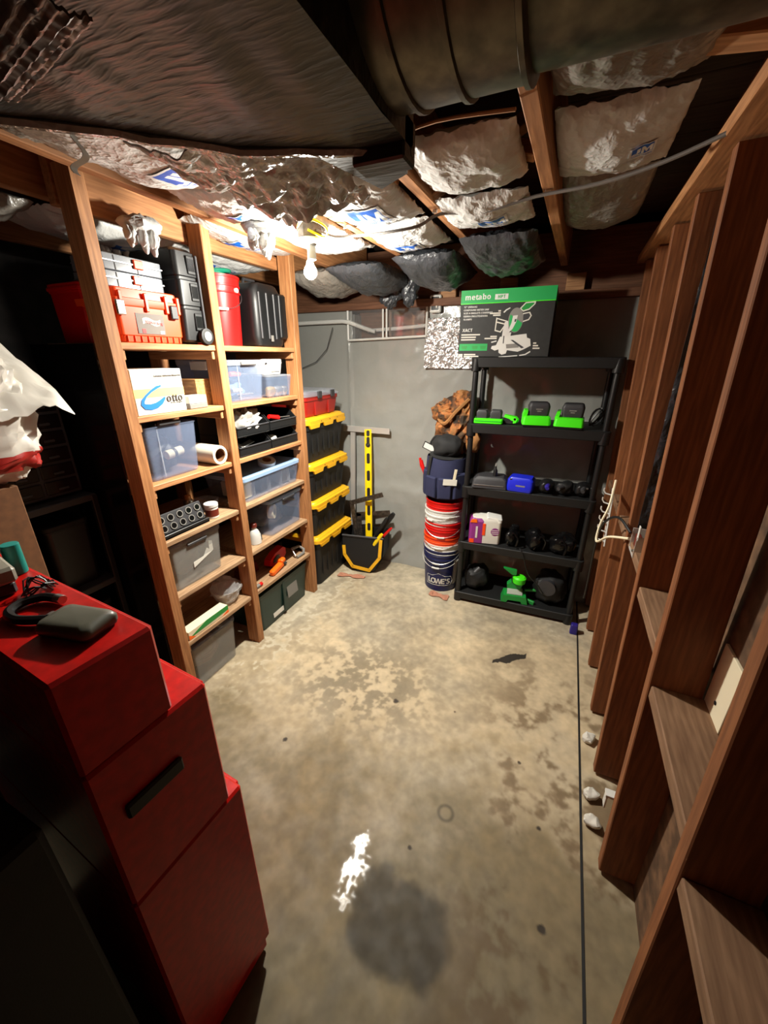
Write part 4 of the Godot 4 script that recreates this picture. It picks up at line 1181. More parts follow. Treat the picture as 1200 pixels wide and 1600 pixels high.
	c = on("packed_cloth", "grey bundle inside the clear box with pale lid", "bundle", SY[4] + 0.012, -1.79, -1.95, -2.24, 0.2)
	obj("cloth", MB.new().blob(Vector3(0, 0.05, 0), Vector3(0.13, 0.05, 0.1), crumple, 0.03), M.grey, c, Vector3.ZERO, Vector3.ZERO, 60.0)
	t = on("bottle", "small white bottle with brown cap on the fifth shelf", "bottle", SY[4], -1.68, -1.75, -1.85, 0.1)
	obj("bottle", lo([[0, 0.036], [0.004, 0.04], [0.06, 0.038], [0.09, 0.026], [0.1, 0.016], [0.115, 0.016]], 5), M.white, t)
	obj("cap", lo([[0.1152, 0.019], [0.118, 0.021], [0.138, 0.02], [0.142, 0.015]], 5), M.brown, t)
	obj("dark_label", MB.new().box(Vector3(0.026, 0.04, 0.028), Vector3(0.014, 0.05, 0.008), 0.003), M.charcoal, t)

	# sixth shelf: tools
	t = on("power_tool", "bright orange handled tool lying on the lowest shelf, right bay", "tool", SY[5], -1.67, -1.84, -2.05, 0.07)
	obj("grip", MB.new().box(Vector3.ZERO, Vector3(0.15, 0.045, 0.04), 0.010), M.orange_bright, t, Vector3(0.0, 0.026, 0.0), Vector3(0, 8, 4))
	obj("head", MB.new().box(Vector3.ZERO, Vector3(0.05, 0.032, 0.05), 0.008), M.orange_bright, t, Vector3(0.07, 0.056, -0.012), Vector3(0, 8, 4))
	obj("nozzle", MB.new().cyl(Vector3(0.08, 0.02, 0.0), Vector3(0.108, 0.02, 0.0), 0.009), M.charcoal, t)
	t = on("power_tool", "red power tool with open loop handle behind the orange one", "tool", SY[5], -1.75, -1.92, -2.15, 0.07)
	obj("loop_body", MB.new().prism([[-0.10, 0.03], [-0.09, 0.07], [-0.03, 0.105], [0.07, 0.12], [0.10, 0.10], [0.10, 0.05], [0.05, 0.01], [-0.06, 0.002]], 0.05, XF(Vector3(0, 0, 0.025)), 0.92), M.red, t)
	obj("opening", MB.new().prism([[-0.06, 0.04], [-0.05, 0.066], [-0.01, 0.082], [0.02, 0.075], [0.01, 0.048], [-0.02, 0.036]], 0.004, XF(Vector3(0, 0, 0.028))), M.black, t)
	t = on("power_tool", "dark red cased tool at the near end of the lowest shelf", "tool", SY[5], -1.82, -1.72, -1.92, 0.1)
	obj("case", lo([[0, 0.09, 0.03, 0.01], [0.004, 0.095, 0.034, 0.012], [0.07, 0.085, 0.03, 0.012], [0.08, 0.07, 0.02, 0.01]], 3), M.brown, t)
	t = on("glue_stick", "small tube with a pink red cap on the lowest shelf edge", "tube", SY[5], -1.668, -1.70, -1.76, 0.03)
	obj("tube", MB.new().cyl(Vector3(-0.028, 0.014, 0), Vector3(0.004, 0.014, 0), 0.012), M.grey, t)
	obj("cap", MB.new().cyl(Vector3(0.0045, 0.014, 0), Vector3(0.028, 0.014, 0), 0.0125), M.red, t)
	t = on("clamp", "grey metal clamp at the far end of the lowest shelf", "clamp", SY[5], -1.67, -2.15, -2.28, 0.1)
	obj("frame", MB.new().tube([Vector3(-0.05, 0.012, 0.03), Vector3(0.03, 0.014, 0.035), Vector3(0.055, 0.03, 0.02), Vector3(0.05, 0.05, -0.02), Vector3(-0.03, 0.06, -0.03)], 0.011, 7), M.grey, t)
	obj("screw", MB.new().cyl(Vector3(-0.03, 0.06, -0.03), Vector3(-0.05, 0.02, 0.02), 0.006), M.silver, t)
	# floor
	t = on("storage_tote", "dark green storage box with label pocket on the floor under the right bay", "storage box", 0.001, -1.675, -1.695, -2.275, 0.4)
	tote(t, 0.58, 0.30, 0.4, M.dark_green, M.dark_green, null, 0.03)
	obj("label_pocket", bx(Vector3.ZERO, Vector3(0.12, 0.11, 0.003), 0.001), M.grey, t, Vector3(0.08, 0.17, 0.193), Vector3(-6, 0, 0))
	obj("latch", bx(Vector3(-0.02, 0.16, 0.196), Vector3(0.03, 0.24, 0.012), 0.004), M.dark_green, t)
	obj("white_tag", bx(Vector3.ZERO, Vector3(0.13, 0.035, 0.002), 0.0), M.paper, t, Vector3(-0.08, 0.06, 0.186), Vector3(-6, 0, 0))

# ---------------------------------------------------------------- far corner: totes, tool tub, pails
func back_corner() -> void:
	var hs := [0.452, 0.302, 0.302, 0.335]
	var names := ["black tote with yellow lid, standing on the floor at the bottom of its stack", "black tote with yellow lid, second from the floor in its stack", "black tote with yellow lid, third from the floor in its stack", "black tote with yellow lid, topmost of its stack under the red one"]
	var y := 0.001
	for k in 4:
		var h: float = hs[k] - 0.004
		var t := on("storage_tote", names[k], "storage box", y, -1.615 - 0.006 * k, -2.36, -2.93 + 0.01 * k, 0.44, "black totes with yellow lids")
		obj("body", lo([[0, 0.235, 0.165, 0.03], [0.006, 0.24, 0.17, 0.034], [h - 0.09, 0.262, 0.194, 0.04], [h - 0.088, 0.268, 0.20, 0.04], [h - 0.048, 0.272, 0.205, 0.04]], 3), M.black_rough, t)
		obj("lid", lo([[h - 0.0475, 0.282, 0.213, 0.045], [h - 0.044, 0.286, 0.217, 0.048], [h - 0.018, 0.286, 0.217, 0.048], [h - 0.014, 0.27, 0.2, 0.045], [h - 0.004, 0.266, 0.196, 0.045], [h, 0.258, 0.19, 0.04]], 3), M.yellow, t)
		for x in [-0.19, 0.0, 0.19]:
			obj("lid_tab", MB.new().prism([[-0.07, 0], [0.07, 0], [0.055, -0.028], [-0.055, -0.028]], 0.012, XF(Vector3(x, h - 0.044, 0.2195))), M.yellow, t)
		ribs(t, "rib", M.black_rough, -0.23, 0.23, 6, h * 0.45, h * 0.5, 0.186, 0.014)
		for x in [-0.1, 0.02, 0.13]:
			obj("lid_hole", MB.new().cyl(Vector3(x, h - 0.03, 0.216), Vector3(x, h - 0.03, 0.2185), 0.004, 3), M.black, t)
		y += hs[k]
	var r := on("storage_tote", "red tote with a clear lid and two black clips on top of the black stack", "storage box", y, -1.66, -2.36, -2.88, 0.36)
	obj("body", lo([[0, 0.21, 0.145, 0.03], [0.006, 0.215, 0.15, 0.034], [0.11, 0.235, 0.165, 0.04], [0.112, 0.24, 0.17, 0.04], [0.14, 0.24, 0.17, 0.04]], 3), M.red_tote, r)
	obj("lid", lo([[0.1405, 0.25, 0.178, 0.04], [0.144, 0.252, 0.18, 0.042], [0.155, 0.252, 0.18, 0.042], [0.158, 0.235, 0.165, 0.04], [0.178, 0.225, 0.155, 0.04], [0.18, 0.2, 0.14, 0.03]], 3), M.lid_clear, r)
	for x in [-0.06, 0.12]:
		obj("clip", bx(Vector3(x, 0.15, 0.182), Vector3(0.05, 0.05, 0.014), 0.004), M.charcoal, r)
	ribs(r, "foot_rib", M.red_tote, -0.18, 0.18, 2, 0.055, 0.10, 0.162, 0.03)

	# tool tub: black with a yellow band along its front outline
	var c := Vector3(-1.455, 0.001, -2.875)
	var t := thing("tool_tub", "black open tool tub with yellow edging on the floor by the far wall", "tub", c, 10.0)
	var ol := [[-0.185, 0.345], [-0.19, 0.16], [-0.10, 0.03], [-0.03, 0.0], [0.05, 0.0], [0.11, 0.03], [0.175, 0.16], [0.185, 0.345]]
	obj("front", MB.new().prism(ol, 0.008, XF(Vector3(0, 0, 0.13), Vector3(-4, 0, 0))), M.black_rough, t)
	obj("back", MB.new().prism(ol, 0.008, XF(Vector3(0, 0, -0.11))), M.black_rough, t)
	var sd := MB.new()
	for i in 7:
		var a := Vector3(ol[i][0], ol[i][1], 0)
		var b := Vector3(ol[i + 1][0], ol[i + 1][1], 0)
		var n := Vector3(b.y - a.y, a.x - b.x, 0).normalized() * 0.006
		var za := 0.128 - 0.07 * a.y
		var zb := 0.128 - 0.07 * b.y
		for s in 2:
			var k := n * s
			var q := [a + k + Vector3(0, 0, -0.118), b + k + Vector3(0, 0, -0.118), b + k + Vector3(0, 0, zb), a + k + Vector3(0, 0, za)]
			if s == 0:
				sd.quad(q[3], q[2], q[1], q[0])
			else:
				sd.quad(q[0], q[1], q[2], q[3])
	obj("wall", sd, M.black_rough, t)
	var yl := []
	for k in [[-0.172, 0.24], [-0.166, 0.16], [-0.092, 0.052], [0.062, 0.030], [0.155, 0.16], [0.165, 0.325]]:
		yl.push_back(Vector2(k[0], k[1]))
	var st := MB.new()
	for i in yl.size() - 1:
		var d: Vector2 = (yl[i + 1] - yl[i]).normalized().orthogonal() * 0.014
		var e: Vector2 = (yl[i + 1] - yl[i]).normalized() * 0.006
		st.prism([yl[i] - d - e, yl[i + 1] - d + e, yl[i + 1] + d + e, yl[i] + d - e], 0.008, XF(Vector3(0, 0, 0.142), Vector3(-4, 0, 0)))
	obj("yellow_edging", st, M.yellow, t)
	obj("rim", bx(Vector3(0, 0.34, 0.11), Vector3(0.38, 0.018, 0.014), 0.004), M.charcoal, t)
	# spirit level
	var p0 := Vector3(-1.425, 0.05, -2.87)
	var p1 := Vector3(-1.50, 1.225, -3.035)
	var lv := thing("spirit_level", "long yellow spirit level leaning in the black tub against the wall", "level", p0)
	var yy := (p1 - p0).normalized()
	var xx := yy.cross(Vector3(0.25, 0, 1)).normalized()
	lv.basis = Basis(xx, yy, xx.cross(yy))
	var LL := p0.distance_to(p1)
	obj("web", bx(Vector3(0, LL / 2, 0), Vector3(0.05, LL, 0.008), 0.002), M.level_yellow, lv)
	for s in [-1, 1]:
		obj("flange", bx(Vector3(s * 0.025, LL / 2, 0), Vector3(0.010, LL, 0.024), 0.002), M.level_yellow, lv)
	for k in [[0.27, 0.07], [0.40, 0.09], [0.53, 0.11], [0.67, 0.09], [0.80, 0.09], [0.92, 0.09], [0.985, 0.05]]:
		obj("slot", MB.new().loft([[-0.0052, 0.014, k[1] / 2, 0.012], [0.0052, 0.014, k[1] / 2, 0.012]], 3, XF(Vector3(0, k[0] * LL * 0.97 + 0.02, 0), Vector3(90, 0, 0))), M.black, lv)
	var vi := obj("vial_window", MB.new().loft([[-0.009, 0.02], [0.009, 0.02]], 5, XF(Vector3(0, LL - 0.13, 0), Vector3(90, 0, 0))), M.black, lv)
	obj("vial", MB.new().cyl(Vector3(-0.013, LL - 0.14, 0.009), Vector3(0.013, LL - 0.12, 0.009), 0.006), M.charcoal, vi)
	# drywall square
	t = thing("t_square", "tall aluminium T square leaning against the grey wall", "square", Vector3(-1.655, 0.02, -2.99))
	t.rotation_degrees.x = -3.0
	obj("blade", bx(Vector3(0, 0.6, 0), Vector3(0.05, 1.19, 0.004), 0.001), M.alu, t)
	obj("head", bx(Vector3(0.13, 1.20, 0.006), Vector3(0.44, 0.05, 0.014), 0.002), M.alu, t)
	obj("edge_mark", bx(Vector3(0.022, 0.6, 0.0025), Vector3(0.004, 1.18, 0.001), 0.0), M.charcoal, t)
	# framing square
	t = thing("framing_square", "rusty dark framing square standing in the black tub", "square", Vector3(-1.555, 0.05, -2.91))
	obj("blade", bx(Vector3.ZERO, Vector3(0.042, 0.56, 0.004), 0.001), M.steel_dark, t, Vector3(-0.025, 0.28, 0), Vector3(0, 0, 7))
	obj("tongue", bx(Vector3.ZERO, Vector3(0.36, 0.042, 0.004), 0.001), M.steel_dark, t, Vector3(0.10, 0.60, 0.02), Vector3(0, -6, 22))
	t = thing("framing_square", "second dark square half hidden behind the spirit level in the tub", "square", Vector3(-1.51, 0.05, -2.945))
	obj("blade", bx(Vector3.ZERO, Vector3(0.05, 0.42, 0.004), 0.001), M.steel_dark, t, Vector3(-0.04, 0.22, 0), Vector3(0, 0, 4))
	obj("tongue", bx(Vector3.ZERO, Vector3(0.34, 0.04, 0.004), 0.001), M.steel_dark, t, Vector3(0.09, 0.45, 0.0), Vector3(0, 0, 12))
	# hand tools leaning to the right
	var dat := [["hand_tool", "black handled tool in the tub, tallest of the leaning ones", M.black, 0.50, 0.024, -34.0, -2.83], ["hand_tool", "silver bladed tool with black grip beside the yellow handled one", M.black_rough, 0.44, 0.017, -30.0, -2.79], ["hand_tool", "red and white handled tool at the right edge of the tub", M.red, 0.40, 0.013, -40.0, -2.77], ["hand_tool", "yellow handled tool leaning right inside the black tub", M.level_yellow, 0.30, 0.018, -34.0, -2.735]]
	for k in dat.size():
		var d: Array = dat[k]
		t = thing(d[0], d[1], "hand tool", Vector3(-1.475 + 0.015 * k, 0.14, d[6] - 0.06))
		t.rotation_degrees.z = d[5]
		var L: float = d[3]
		obj("shaft", MB.new().box(Vector3(0, L * 0.25 + 0.01, 0), Vector3(0.028, L * 0.5, 0.006), 0.002), M.silver, t)
		obj("handle", lo([[L * 0.5, d[4] * 0.8, d[4] * 0.6, 0.01], [L * 0.53, d[4], d[4] * 0.75, 0.012], [L * 0.95, d[4] * 0.9, d[4] * 0.7, 0.012], [L, d[4] * 0.6, d[4] * 0.5, 0.008]], 3), d[2], t)
		if k == 2:
			obj("white_grip", lo([[L * 0.42, 0.012, 0.01, 0.006], [L * 0.5, 0.012, 0.01, 0.006]], 2), M.white, t)
	# scraps on the floor
	tag(obj("paper_scrap", MB.new().sheet(14, 5, func(u: float, w: float): return Vector3(-1.61 + 0.24 * u, 0.006 + 0.008 * soft.get_noise_2d(u * 90.0, w * 30.0 + 7.0) + 0.004, -2.62 - 0.045 * u + (0.05 + 0.02 * sin(u * 11.0)) * (w - 0.5)), Vector3(0, 0.002, 0)), M.pinkish), "pinkish torn scrap lying on the floor before the black tub", "scrap")
	tag(obj("paper_scrap", MB.new().sheet(14, 5, func(u: float, w: float): return Vector3(-0.78 + 0.16 * u, 0.006 + 0.008 * soft.get_noise_2d(u * 70.0, w * 30.0 + 70.0) + 0.003, -2.67 + 0.02 * u + (0.06 + 0.02 * sin(u * 9.0)) * (w - 0.5)), Vector3(0, 0.002, 0)), M.pinkish), "thin tan scrap on the floor at the foot of the blue bucket", "scrap")

	# nested pails
	var bc := Vector3(-0.745, 0, -2.85)
	var pm := bucket_mesh()
	var bl := [["navy blue bucket with white lettering at the bottom of the pail stack", M.navy, 0.0], ["white pail nested just above the navy bucket", M.white, 0.05], ["bright orange pail nested in the middle of the stack", M.orange, 0.115], ["red pail directly above the bright orange one", M.red, 0.175], ["red pail, second one above the orange pail, below white", M.red, 0.235], ["white pail nested near the top of the stack", M.white, 0.295], ["white pail just under the topmost red one", M.white, 0.34], ["red pail at the top of the stack under the tool pouch", M.red, 0.41]]
	for k in bl.size():
		var b := thing("bucket", bl[k][0], "bucket", bc + Vector3(0.003 * sin(k * 2.0), bl[k][2] + 0.001, 0), 8.0 * k, "nested plastic buckets")
		obj("pail", pm, bl[k][1], b)
		if k in [0, 1, 3, 5, 7]:
			bail(b, 0.148, 0.30, 0.075 + 0.012 * (k % 3), [10.0, 2.0, -25.0, -10.0, -48.0, -20.0, 5.0, -75.0][k] - 12.0, M.silver if k != 0 else M.white)
		if k == 0:
			# lettering wrapped round the front, one letter at a time, inside a house shaped outline
			var s := "LOWE'S"
			for i in s.length():
				var a := deg_to_rad([-24.0, -9.5, 7.5, 23.0, 32.5, 43.0][i])
				var rr := 0.1372
				txt(b, s[i], 0.048, Vector3(sin(a) * rr, 0.10, cos(a) * rr), M.white, Vector3(0, rad_to_deg(a), 0), "Droid Sans", 700, false, true)
			var hp := []
			for q in [[-36, 0.06], [-36, 0.14], [-14, 0.145], [8, 0.17], [30, 0.145], [52, 0.14], [60, 0.10], [52, 0.06], [30, 0.06], [8, 0.06], [-14, 0.06]]:
				var a := deg_to_rad(q[0])
				var r2: float = 0.1345 + 0.02 * (q[1] - 0.06)
				hp.push_back(Vector3(sin(a) * r2, q[1], cos(a) * r2))
			obj("outline", MB.new().tube(hp, 0.0018, 5, true), M.white, b)
	# navy pouch bucket
	t = thing("tool_pouch", "navy cloth tool pouch wrapped round the top pail", "tool bag", bc + Vector3(0.0, 0.80, 0))
	obj("wrap", lo([[0.0, 0.125], [0.01, 0.148], [0.12, 0.16], [0.22, 0.158], [0.305, 0.152], [0.315, 0.148], [0.305, 0.142], [0.04, 0.14]], 8), M.navy_cloth, t)
	for i in 9:
		var a := TAU * i / 9.0 + 0.2
		obj("pocket", MB.new().loft([[0.02, 0.048, 0.012, 0.01], [0.03, 0.05, 0.02, 0.014], [0.17 + 0.03 * (i % 2), 0.05, 0.022, 0.014], [0.18 + 0.03 * (i % 2), 0.045, 0.012, 0.01]], 3, XF(Vector3(sin(a) * 0.155, 0, cos(a) * 0.155), Vector3(0, rad_to_deg(a), 0))), M.navy_cloth, t)
	obj("white_tag", bx(Vector3.ZERO, Vector3(0.10, 0.045, 0.002), 0.0), M.paper, t, Vector3(0.072, 0.155, 0.167), Vector3(0, 24, -3))
	obj("strap", bx(Vector3.ZERO, Vector3(0.02, 0.1, 0.004), 0.001), M.cream, t, Vector3(0.10, 0.20, 0.147), Vector3(0, 30, -8))
	obj("strap", bx(Vector3.ZERO, Vector3(0.03, 0.16, 0.006), 0.002), M.black_cloth, t, Vector3(-0.10, 0.25, 0.129), Vector3(0, -36, -10))
	t = thing("cloth_hat", "dark grey cloth cap lying on the navy tool pouch", "hat", bc + Vector3(0.0, 1.117, 0.03))
	obj("crown", MB.new().blob(Vector3(0, 0.072, 0), Vector3(0.108, 0.085, 0.10), soft, 0.025, 0.85), M.black_cloth, t, Vector3.ZERO, Vector3.ZERO, 60.0)
	obj("brim", lo([[0, 0.06], [0.003, 0.125], [0.007, 0.127], [0.01, 0.07]], 7), M.black_cloth, t, Vector3(0, 0.0, 0), Vector3(3, 0, -4))
	t = thing("hand_mirror", "small white edged plate sticking out behind the cap", "tool", bc + Vector3(-0.14, 1.117, -0.01))
	obj("frame", bx(Vector3.ZERO, Vector3(0.12, 0.055, 0.008), 0.002), M.black, t, Vector3(0, 0.04, 0), Vector3(0, 0, -22))
	obj("plate", bx(Vector3.ZERO, Vector3(0.105, 0.042, 0.004), 0.001), M.white, t, Vector3(0, 0.04, 0.004), Vector3(0, 0, -22))
	obj("loop", MB.new().tube([Vector3(0.05, -0.01, 0.03), Vector3(0.045, 0.04, 0.03), Vector3(0.07, 0.05, 0.03), Vector3(0.08, 0.0, 0.03)], 0.006, 6), M.black, t)
	t = thing("snips", "red handled snips poking from the left pocket of the navy pouch", "tool", bc + Vector3(-0.185, 0.92, 0.03))
	obj("handle", MB.new().tube([Vector3(0.02, 0.04, 0), Vector3(-0.012, 0.10, 0), Vector3(-0.022, 0.16, 0)], 0.010, 7), M.red, t)
	obj("handle", MB.new().tube([Vector3(0.025, 0.04, 0.02), Vector3(0.012, 0.10, 0.02), Vector3(-0.004, 0.15, 0.02)], 0.010, 7), M.red, t)
	# hunting bag
	t = thing("camo_bag", "tan and brown camouflage cloth bag slumped behind the cap", "bag", bc + Vector3(0.02, 1.15, -0.10))
	var cb := MB.new()
	cb.blob(Vector3(0.005, 0.17, 0), Vector3(0.125, 0.19, 0.10), crumple, 0.05, 0.85, 40, 26)
	cb.blob(Vector3(-0.06, 0.27, 0.03), Vector3(0.10, 0.055, 0.07), crumple, 0.035, 0.85, 24, 14)
	cb.blob(Vector3(0.05, 0.36, 0.0), Vector3(0.075, 0.05, 0.06), crumple, 0.03, 0.85, 24, 14)
	obj("bag", cb, M.camo, t, Vector3.ZERO, Vector3.ZERO, 60.0)
	obj("strap", MB.new().tube(smooth_path([Vector3(-0.13, 0.24, 0.06), Vector3(-0.05, 0.20, 0.13), Vector3(0.03, 0.29, 0.12), Vector3(0.10, 0.37, 0.06)], 5), 0.014, 6), M.tan_cloth, t)
	obj("strap", MB.new().tube(smooth_path([Vector3(-0.16, 0.04, 0.08), Vector3(-0.11, 0.10, 0.11), Vector3(-0.03, 0.09, 0.12), Vector3(0.04, 0.06, 0.12)], 5), 0.012, 6), M.black_cloth, t)
	obj("side_pouch", MB.new().blob(Vector3(0.155, 0.06, 0.04), Vector3(0.05, 0.07, 0.05), soft, 0.02, 0.8), M.tan_cloth, t, Vector3.ZERO, Vector3.ZERO, 60.0)

# ---------------------------------------------------------------- black plastic rack
const RY := [1.80, 1.388, 0.95, 0.52, 0.085]

func rack() -> void:
	var t := thing("plastic_rack", "black plastic five tier rack standing against the far wall", "rack", Vector3(-0.155, 0, -2.86), 1.5)
	for y in RY:
		var s := MB.new()
		s.loft([[y - 0.062, 0.42, 0.185, 0.02], [y - 0.058, 0.425, 0.19, 0.022], [y - 0.004, 0.43, 0.195, 0.022], [y, 0.425, 0.19, 0.02]], 3)
		var o := obj("shelf", s, M.black_rough, t)
		for q in [[-1, 1], [1, 1], [-1, -1], [1, -1]]:
			obj("corner_boss", lo([[y - 0.085, 0.028], [y - 0.083, 0.031], [y - 0.01, 0.031]], 4), M.black, o, Vector3(q[0] * 0.40, 0, q[1] * 0.165))
	for q in [[-1, 1], [1, 1], [-1, -1], [1, -1]]:
		for k in 4:
			obj("post", lo([[RY[k + 1], 0.02], [RY[k] - 0.06, 0.018]], 4), M.black, t, Vector3(q[0] * 0.40, 0, q[1] * 0.165))
		obj("foot", lo([[0.0, 0.024], [0.03, 0.02]], 4), M.black, t, Vector3(q[0] * 0.40, 0, q[1] * 0.165))
	saw_carton()
	var z := -2.74
	# battery chargers, second tier
	for k in 2:
		var c := thing("battery_charger", ["lime green charger with a dark battery, middle of the upper rack tier", "lime green charger with a dark battery, right one on the upper rack tier"][k], "charger", Vector3([-0.155, 0.042][k], RY[1] + 0.001, z), [8.0, -2.0][k], "lime green battery chargers")
		obj("foot", bx(Vector3(0, 0.006, 0), Vector3(0.16, 0.012, 0.15), 0.003), M.black, c)
		obj("base", lo([[0.0125, 0.083, 0.078, 0.015], [0.016, 0.086, 0.08, 0.018], [0.06, 0.082, 0.074, 0.018], [0.068, 0.07, 0.06, 0.016]], 3), M.lime, c)
		obj("guide", MB.new().prism([[-0.085, 0.06], [-0.06, 0.06], [-0.055, 0.10], [-0.075, 0.10]], 0.12, XF(Vector3(0, 0, 0.06))), M.lime, c)
		var b := thing("battery_pack", ["dark battery pack seated on the middle lime charger", "dark battery pack seated on the right lime charger"][k], "battery", Vector3([-0.145, 0.055][k], RY[1] + 0.0695, z), [8.0, -2.0][k], "dark battery packs")
		obj("case", lo([[0, 0.056, 0.05, 0.014], [0.006, 0.06, 0.054, 0.016], [0.055, 0.064, 0.058, 0.018], [0.075, 0.056, 0.05, 0.016], [0.08, 0.048, 0.042, 0.014]], 3), M.charcoal, b)
		obj("badge", bx(Vector3.ZERO, Vector3(0.04, 0.006, 0.002), 0.0), M.grey, b, Vector3(0, 0.04, 0.058), Vector3(5, 0, 0))
		obj("badge", bx(Vector3.ZERO, Vector3(0.024, 0.006, 0.002), 0.0), M.grey, b, Vector3(0, 0.028, 0.057), Vector3(5, 0, 0))
	var c := thing("battery_charger", "flat double charger with lime front and two dark packs at the left post", "charger", Vector3(-0.45, RY[1] + 0.001, z), 4.0)
	obj("base", lo([[0, 0.09, 0.06, 0.01], [0.004, 0.094, 0.064, 0.012], [0.03, 0.094, 0.064, 0.012], [0.034, 0.09, 0.06, 0.01]], 3), M.lime, c)
	obj("groove", bx(Vector3(0, 0.017, 0.064), Vector3(0.17, 0.004, 0.004), 0.0), M.green, c)
	for x in [-0.044, 0.046]:
		obj("pack", lo([[0.0345, 0.036, 0.045, 0.008], [0.07, 0.038, 0.046, 0.01], [0.085, 0.03, 0.04, 0.01]], 3), M.charcoal, c, Vector3(x, 0, 0))
	c = thing("work_light", "small lime green hooked tool between the chargers on the upper tier", "tool", Vector3(-0.305, RY[1] + 0.001, z + 0.01), -10.0)
	obj("body", MB.new().prism([[-0.05, 0.045], [-0.045, 0.062], [0.03, 0.052], [0.048, 0.035], [0.04, 0.01], [0.02, 0.005], [0.012, 0.022], [-0.01, 0.035]], 0.03, XF(Vector3(0, 0, 0.015)), 0.9), M.lime, c)
	obj("base", bx(Vector3(-0.015, 0.014, -0.002), Vector3(0.07, 0.026, 0.04), 0.005), M.black, c)
	obj("hole", MB.new().cyl(Vector3(0.028, 0.035, 0.014), Vector3(0.028, 0.035, 0.0175), 0.008, 4), M.black_gloss, c)
	var cp := []
	for i in 40:
		var a := TAU * i / 13.0
		cp.push_back(Vector3(0.19 + 0.035 * cos(a), RY[1] + 0.02 + 0.055 + 0.05 * sin(a * 1.07), z + 0.0 + 0.03 * sin(a * 0.53)))
	tag(obj("coiled_lead", MB.new().tube(cp, 0.005, 6), M.black), "bundled black charger cord at the right end of the upper rack tier", "cord")
	# third tier
	c = thing("charger_case", "black flat case with silver edge and black knob, left on the middle tier", "tool", Vector3(-0.40, RY[2] + 0.001, z), 6.0)
	obj("body", lo([[0, 0.115, 0.08, 0.014], [0.004, 0.12, 0.085, 0.016], [0.06, 0.112, 0.078, 0.016], [0.08, 0.09, 0.06, 0.014]], 3), M.charcoal, c)
	obj("silver_edge", bx(Vector3(-0.005, 0.025, 0.085), Vector3(0.2, 0.006, 0.004), 0.001), M.silver, c)
	obj("knob", lo([[0.08, 0.016], [0.12, 0.014], [0.13, 0.008], [0.15, 0.006]], 4), M.black, c, Vector3(0.03, 0, 0.02))
	obj("cap", lo([[0.15, 0.007], [0.17, 0.003]], 4), M.grey, c, Vector3(0.03, 0, 0.02))
	c = thing("battery_pack", "bright blue battery case on the middle tier of the rack", "battery", Vector3(-0.19, RY[2] + 0.001, -2.725), -4.0)
	obj("case", lo([[0, 0.075, 0.055, 0.014], [0.006, 0.082, 0.06, 0.018], [0.03, 0.086, 0.063, 0.02], [0.08, 0.084, 0.061, 0.02], [0.098, 0.07, 0.05, 0.018]], 3), M.tool_blue, c)
	obj("print", bx(Vector3(0.005, 0.045, 0.0625), Vector3(0.06, 0.01, 0.002), 0.0), M.grey, c)
	obj("grip", bx(Vector3(-0.06, 0.08, 0.055), Vector3(0.018, 0.02, 0.012), 0.004), M.black, c)
	for k in 3:
		c = thing("power_tool", ["dark blue black drill lying right of the bright blue battery", "black power tool in the middle right of the middle tier", "small black charger with silver glint at the right end of the middle tier"][k], "tool", Vector3([-0.03, 0.085, 0.19][k], RY[2] + 0.001, z - 0.01 * k), [12.0, -20.0, 5.0][k])
		obj("body", MB.new().blob(Vector3(0, 0.045, 0), Vector3(0.05, 0.045, 0.055), soft, 0.02, 0.75), [M.black, M.black_rough, M.black][k], c)
		obj("nose", MB.new().cyl(Vector3(0.0, 0.06, 0.03), Vector3(-0.01, 0.055, 0.09), 0.022, 5, 0.012), [M.violet, M.charcoal, M.silver][k] if k != 2 else M.charcoal, c)
		if k == 2:
			obj("latch", bx(Vector3(0.015, 0.065, 0.05), Vector3(0.02, 0.012, 0.012), 0.003), M.silver, c)
	# fourth tier
	c = thing("paper_pack", "torn purple and white pack of rolls on the fourth rack tier", "pack", Vector3(-0.405, RY[3] + 0.001, -2.75), 12.0)
	obj("pack", lo([[0, 0.10, 0.06, 0.02], [0.004, 0.112, 0.07, 0.024], [0.17, 0.112, 0.07, 0.024], [0.20, 0.09, 0.05, 0.02]], 3), M.paper, c)
	obj("purple_panel", lo([[0.004, 0.058, 0.0715, 0.024, -0.055], [0.172, 0.058, 0.0715, 0.024, -0.055], [0.195, 0.045, 0.053, 0.02, -0.055]], 3), M.purple, c)
	obj("orange_patch", MB.new().prism([[-0.11, 0.165], [-0.06, 0.165], [-0.065, 0.192], [-0.10, 0.19]], 0.004, XF(Vector3(0, 0, 0.0745))), M.orange_bright, c)
	obj("orange_patch", MB.new().prism([[-0.02, 0.07], [0.0, 0.07], [0.0, 0.16], [-0.02, 0.16]], 0.003, XF(Vector3(0, 0, 0.0735))), M.orange, c)
	obj("orange_patch", MB.new().prism([[-0.108, 0.005], [-0.075, 0.005], [-0.075, 0.035], [-0.108, 0.035]], 0.003, XF(Vector3(0, 0, 0.0735))), M.orange, c)
	obj("white_stripe", bx(Vector3(-0.06, 0.09, 0.073), Vector3(0.014, 0.09, 0.003), 0.0), M.paper, c)
	obj("emblem", MB.new().cyl(Vector3(0.07, 0.10, 0.0695), Vector3(0.07, 0.10, 0.072), 0.03, 5), M.purple, c)
	for k in 3:
		obj("emblem_line", bx(Vector3(0.07, 0.085 + 0.014 * k, 0.0725), Vector3(0.05, 0.004, 0.002), 0.0), M.paper, c)
	obj("torn_flap", MB.new().box(Vector3.ZERO, Vector3(0.11, 0.03, 0.09), 0.008), M.white, c, Vector3(0.06, 0.192, 0.01), Vector3(8, 0, -6))
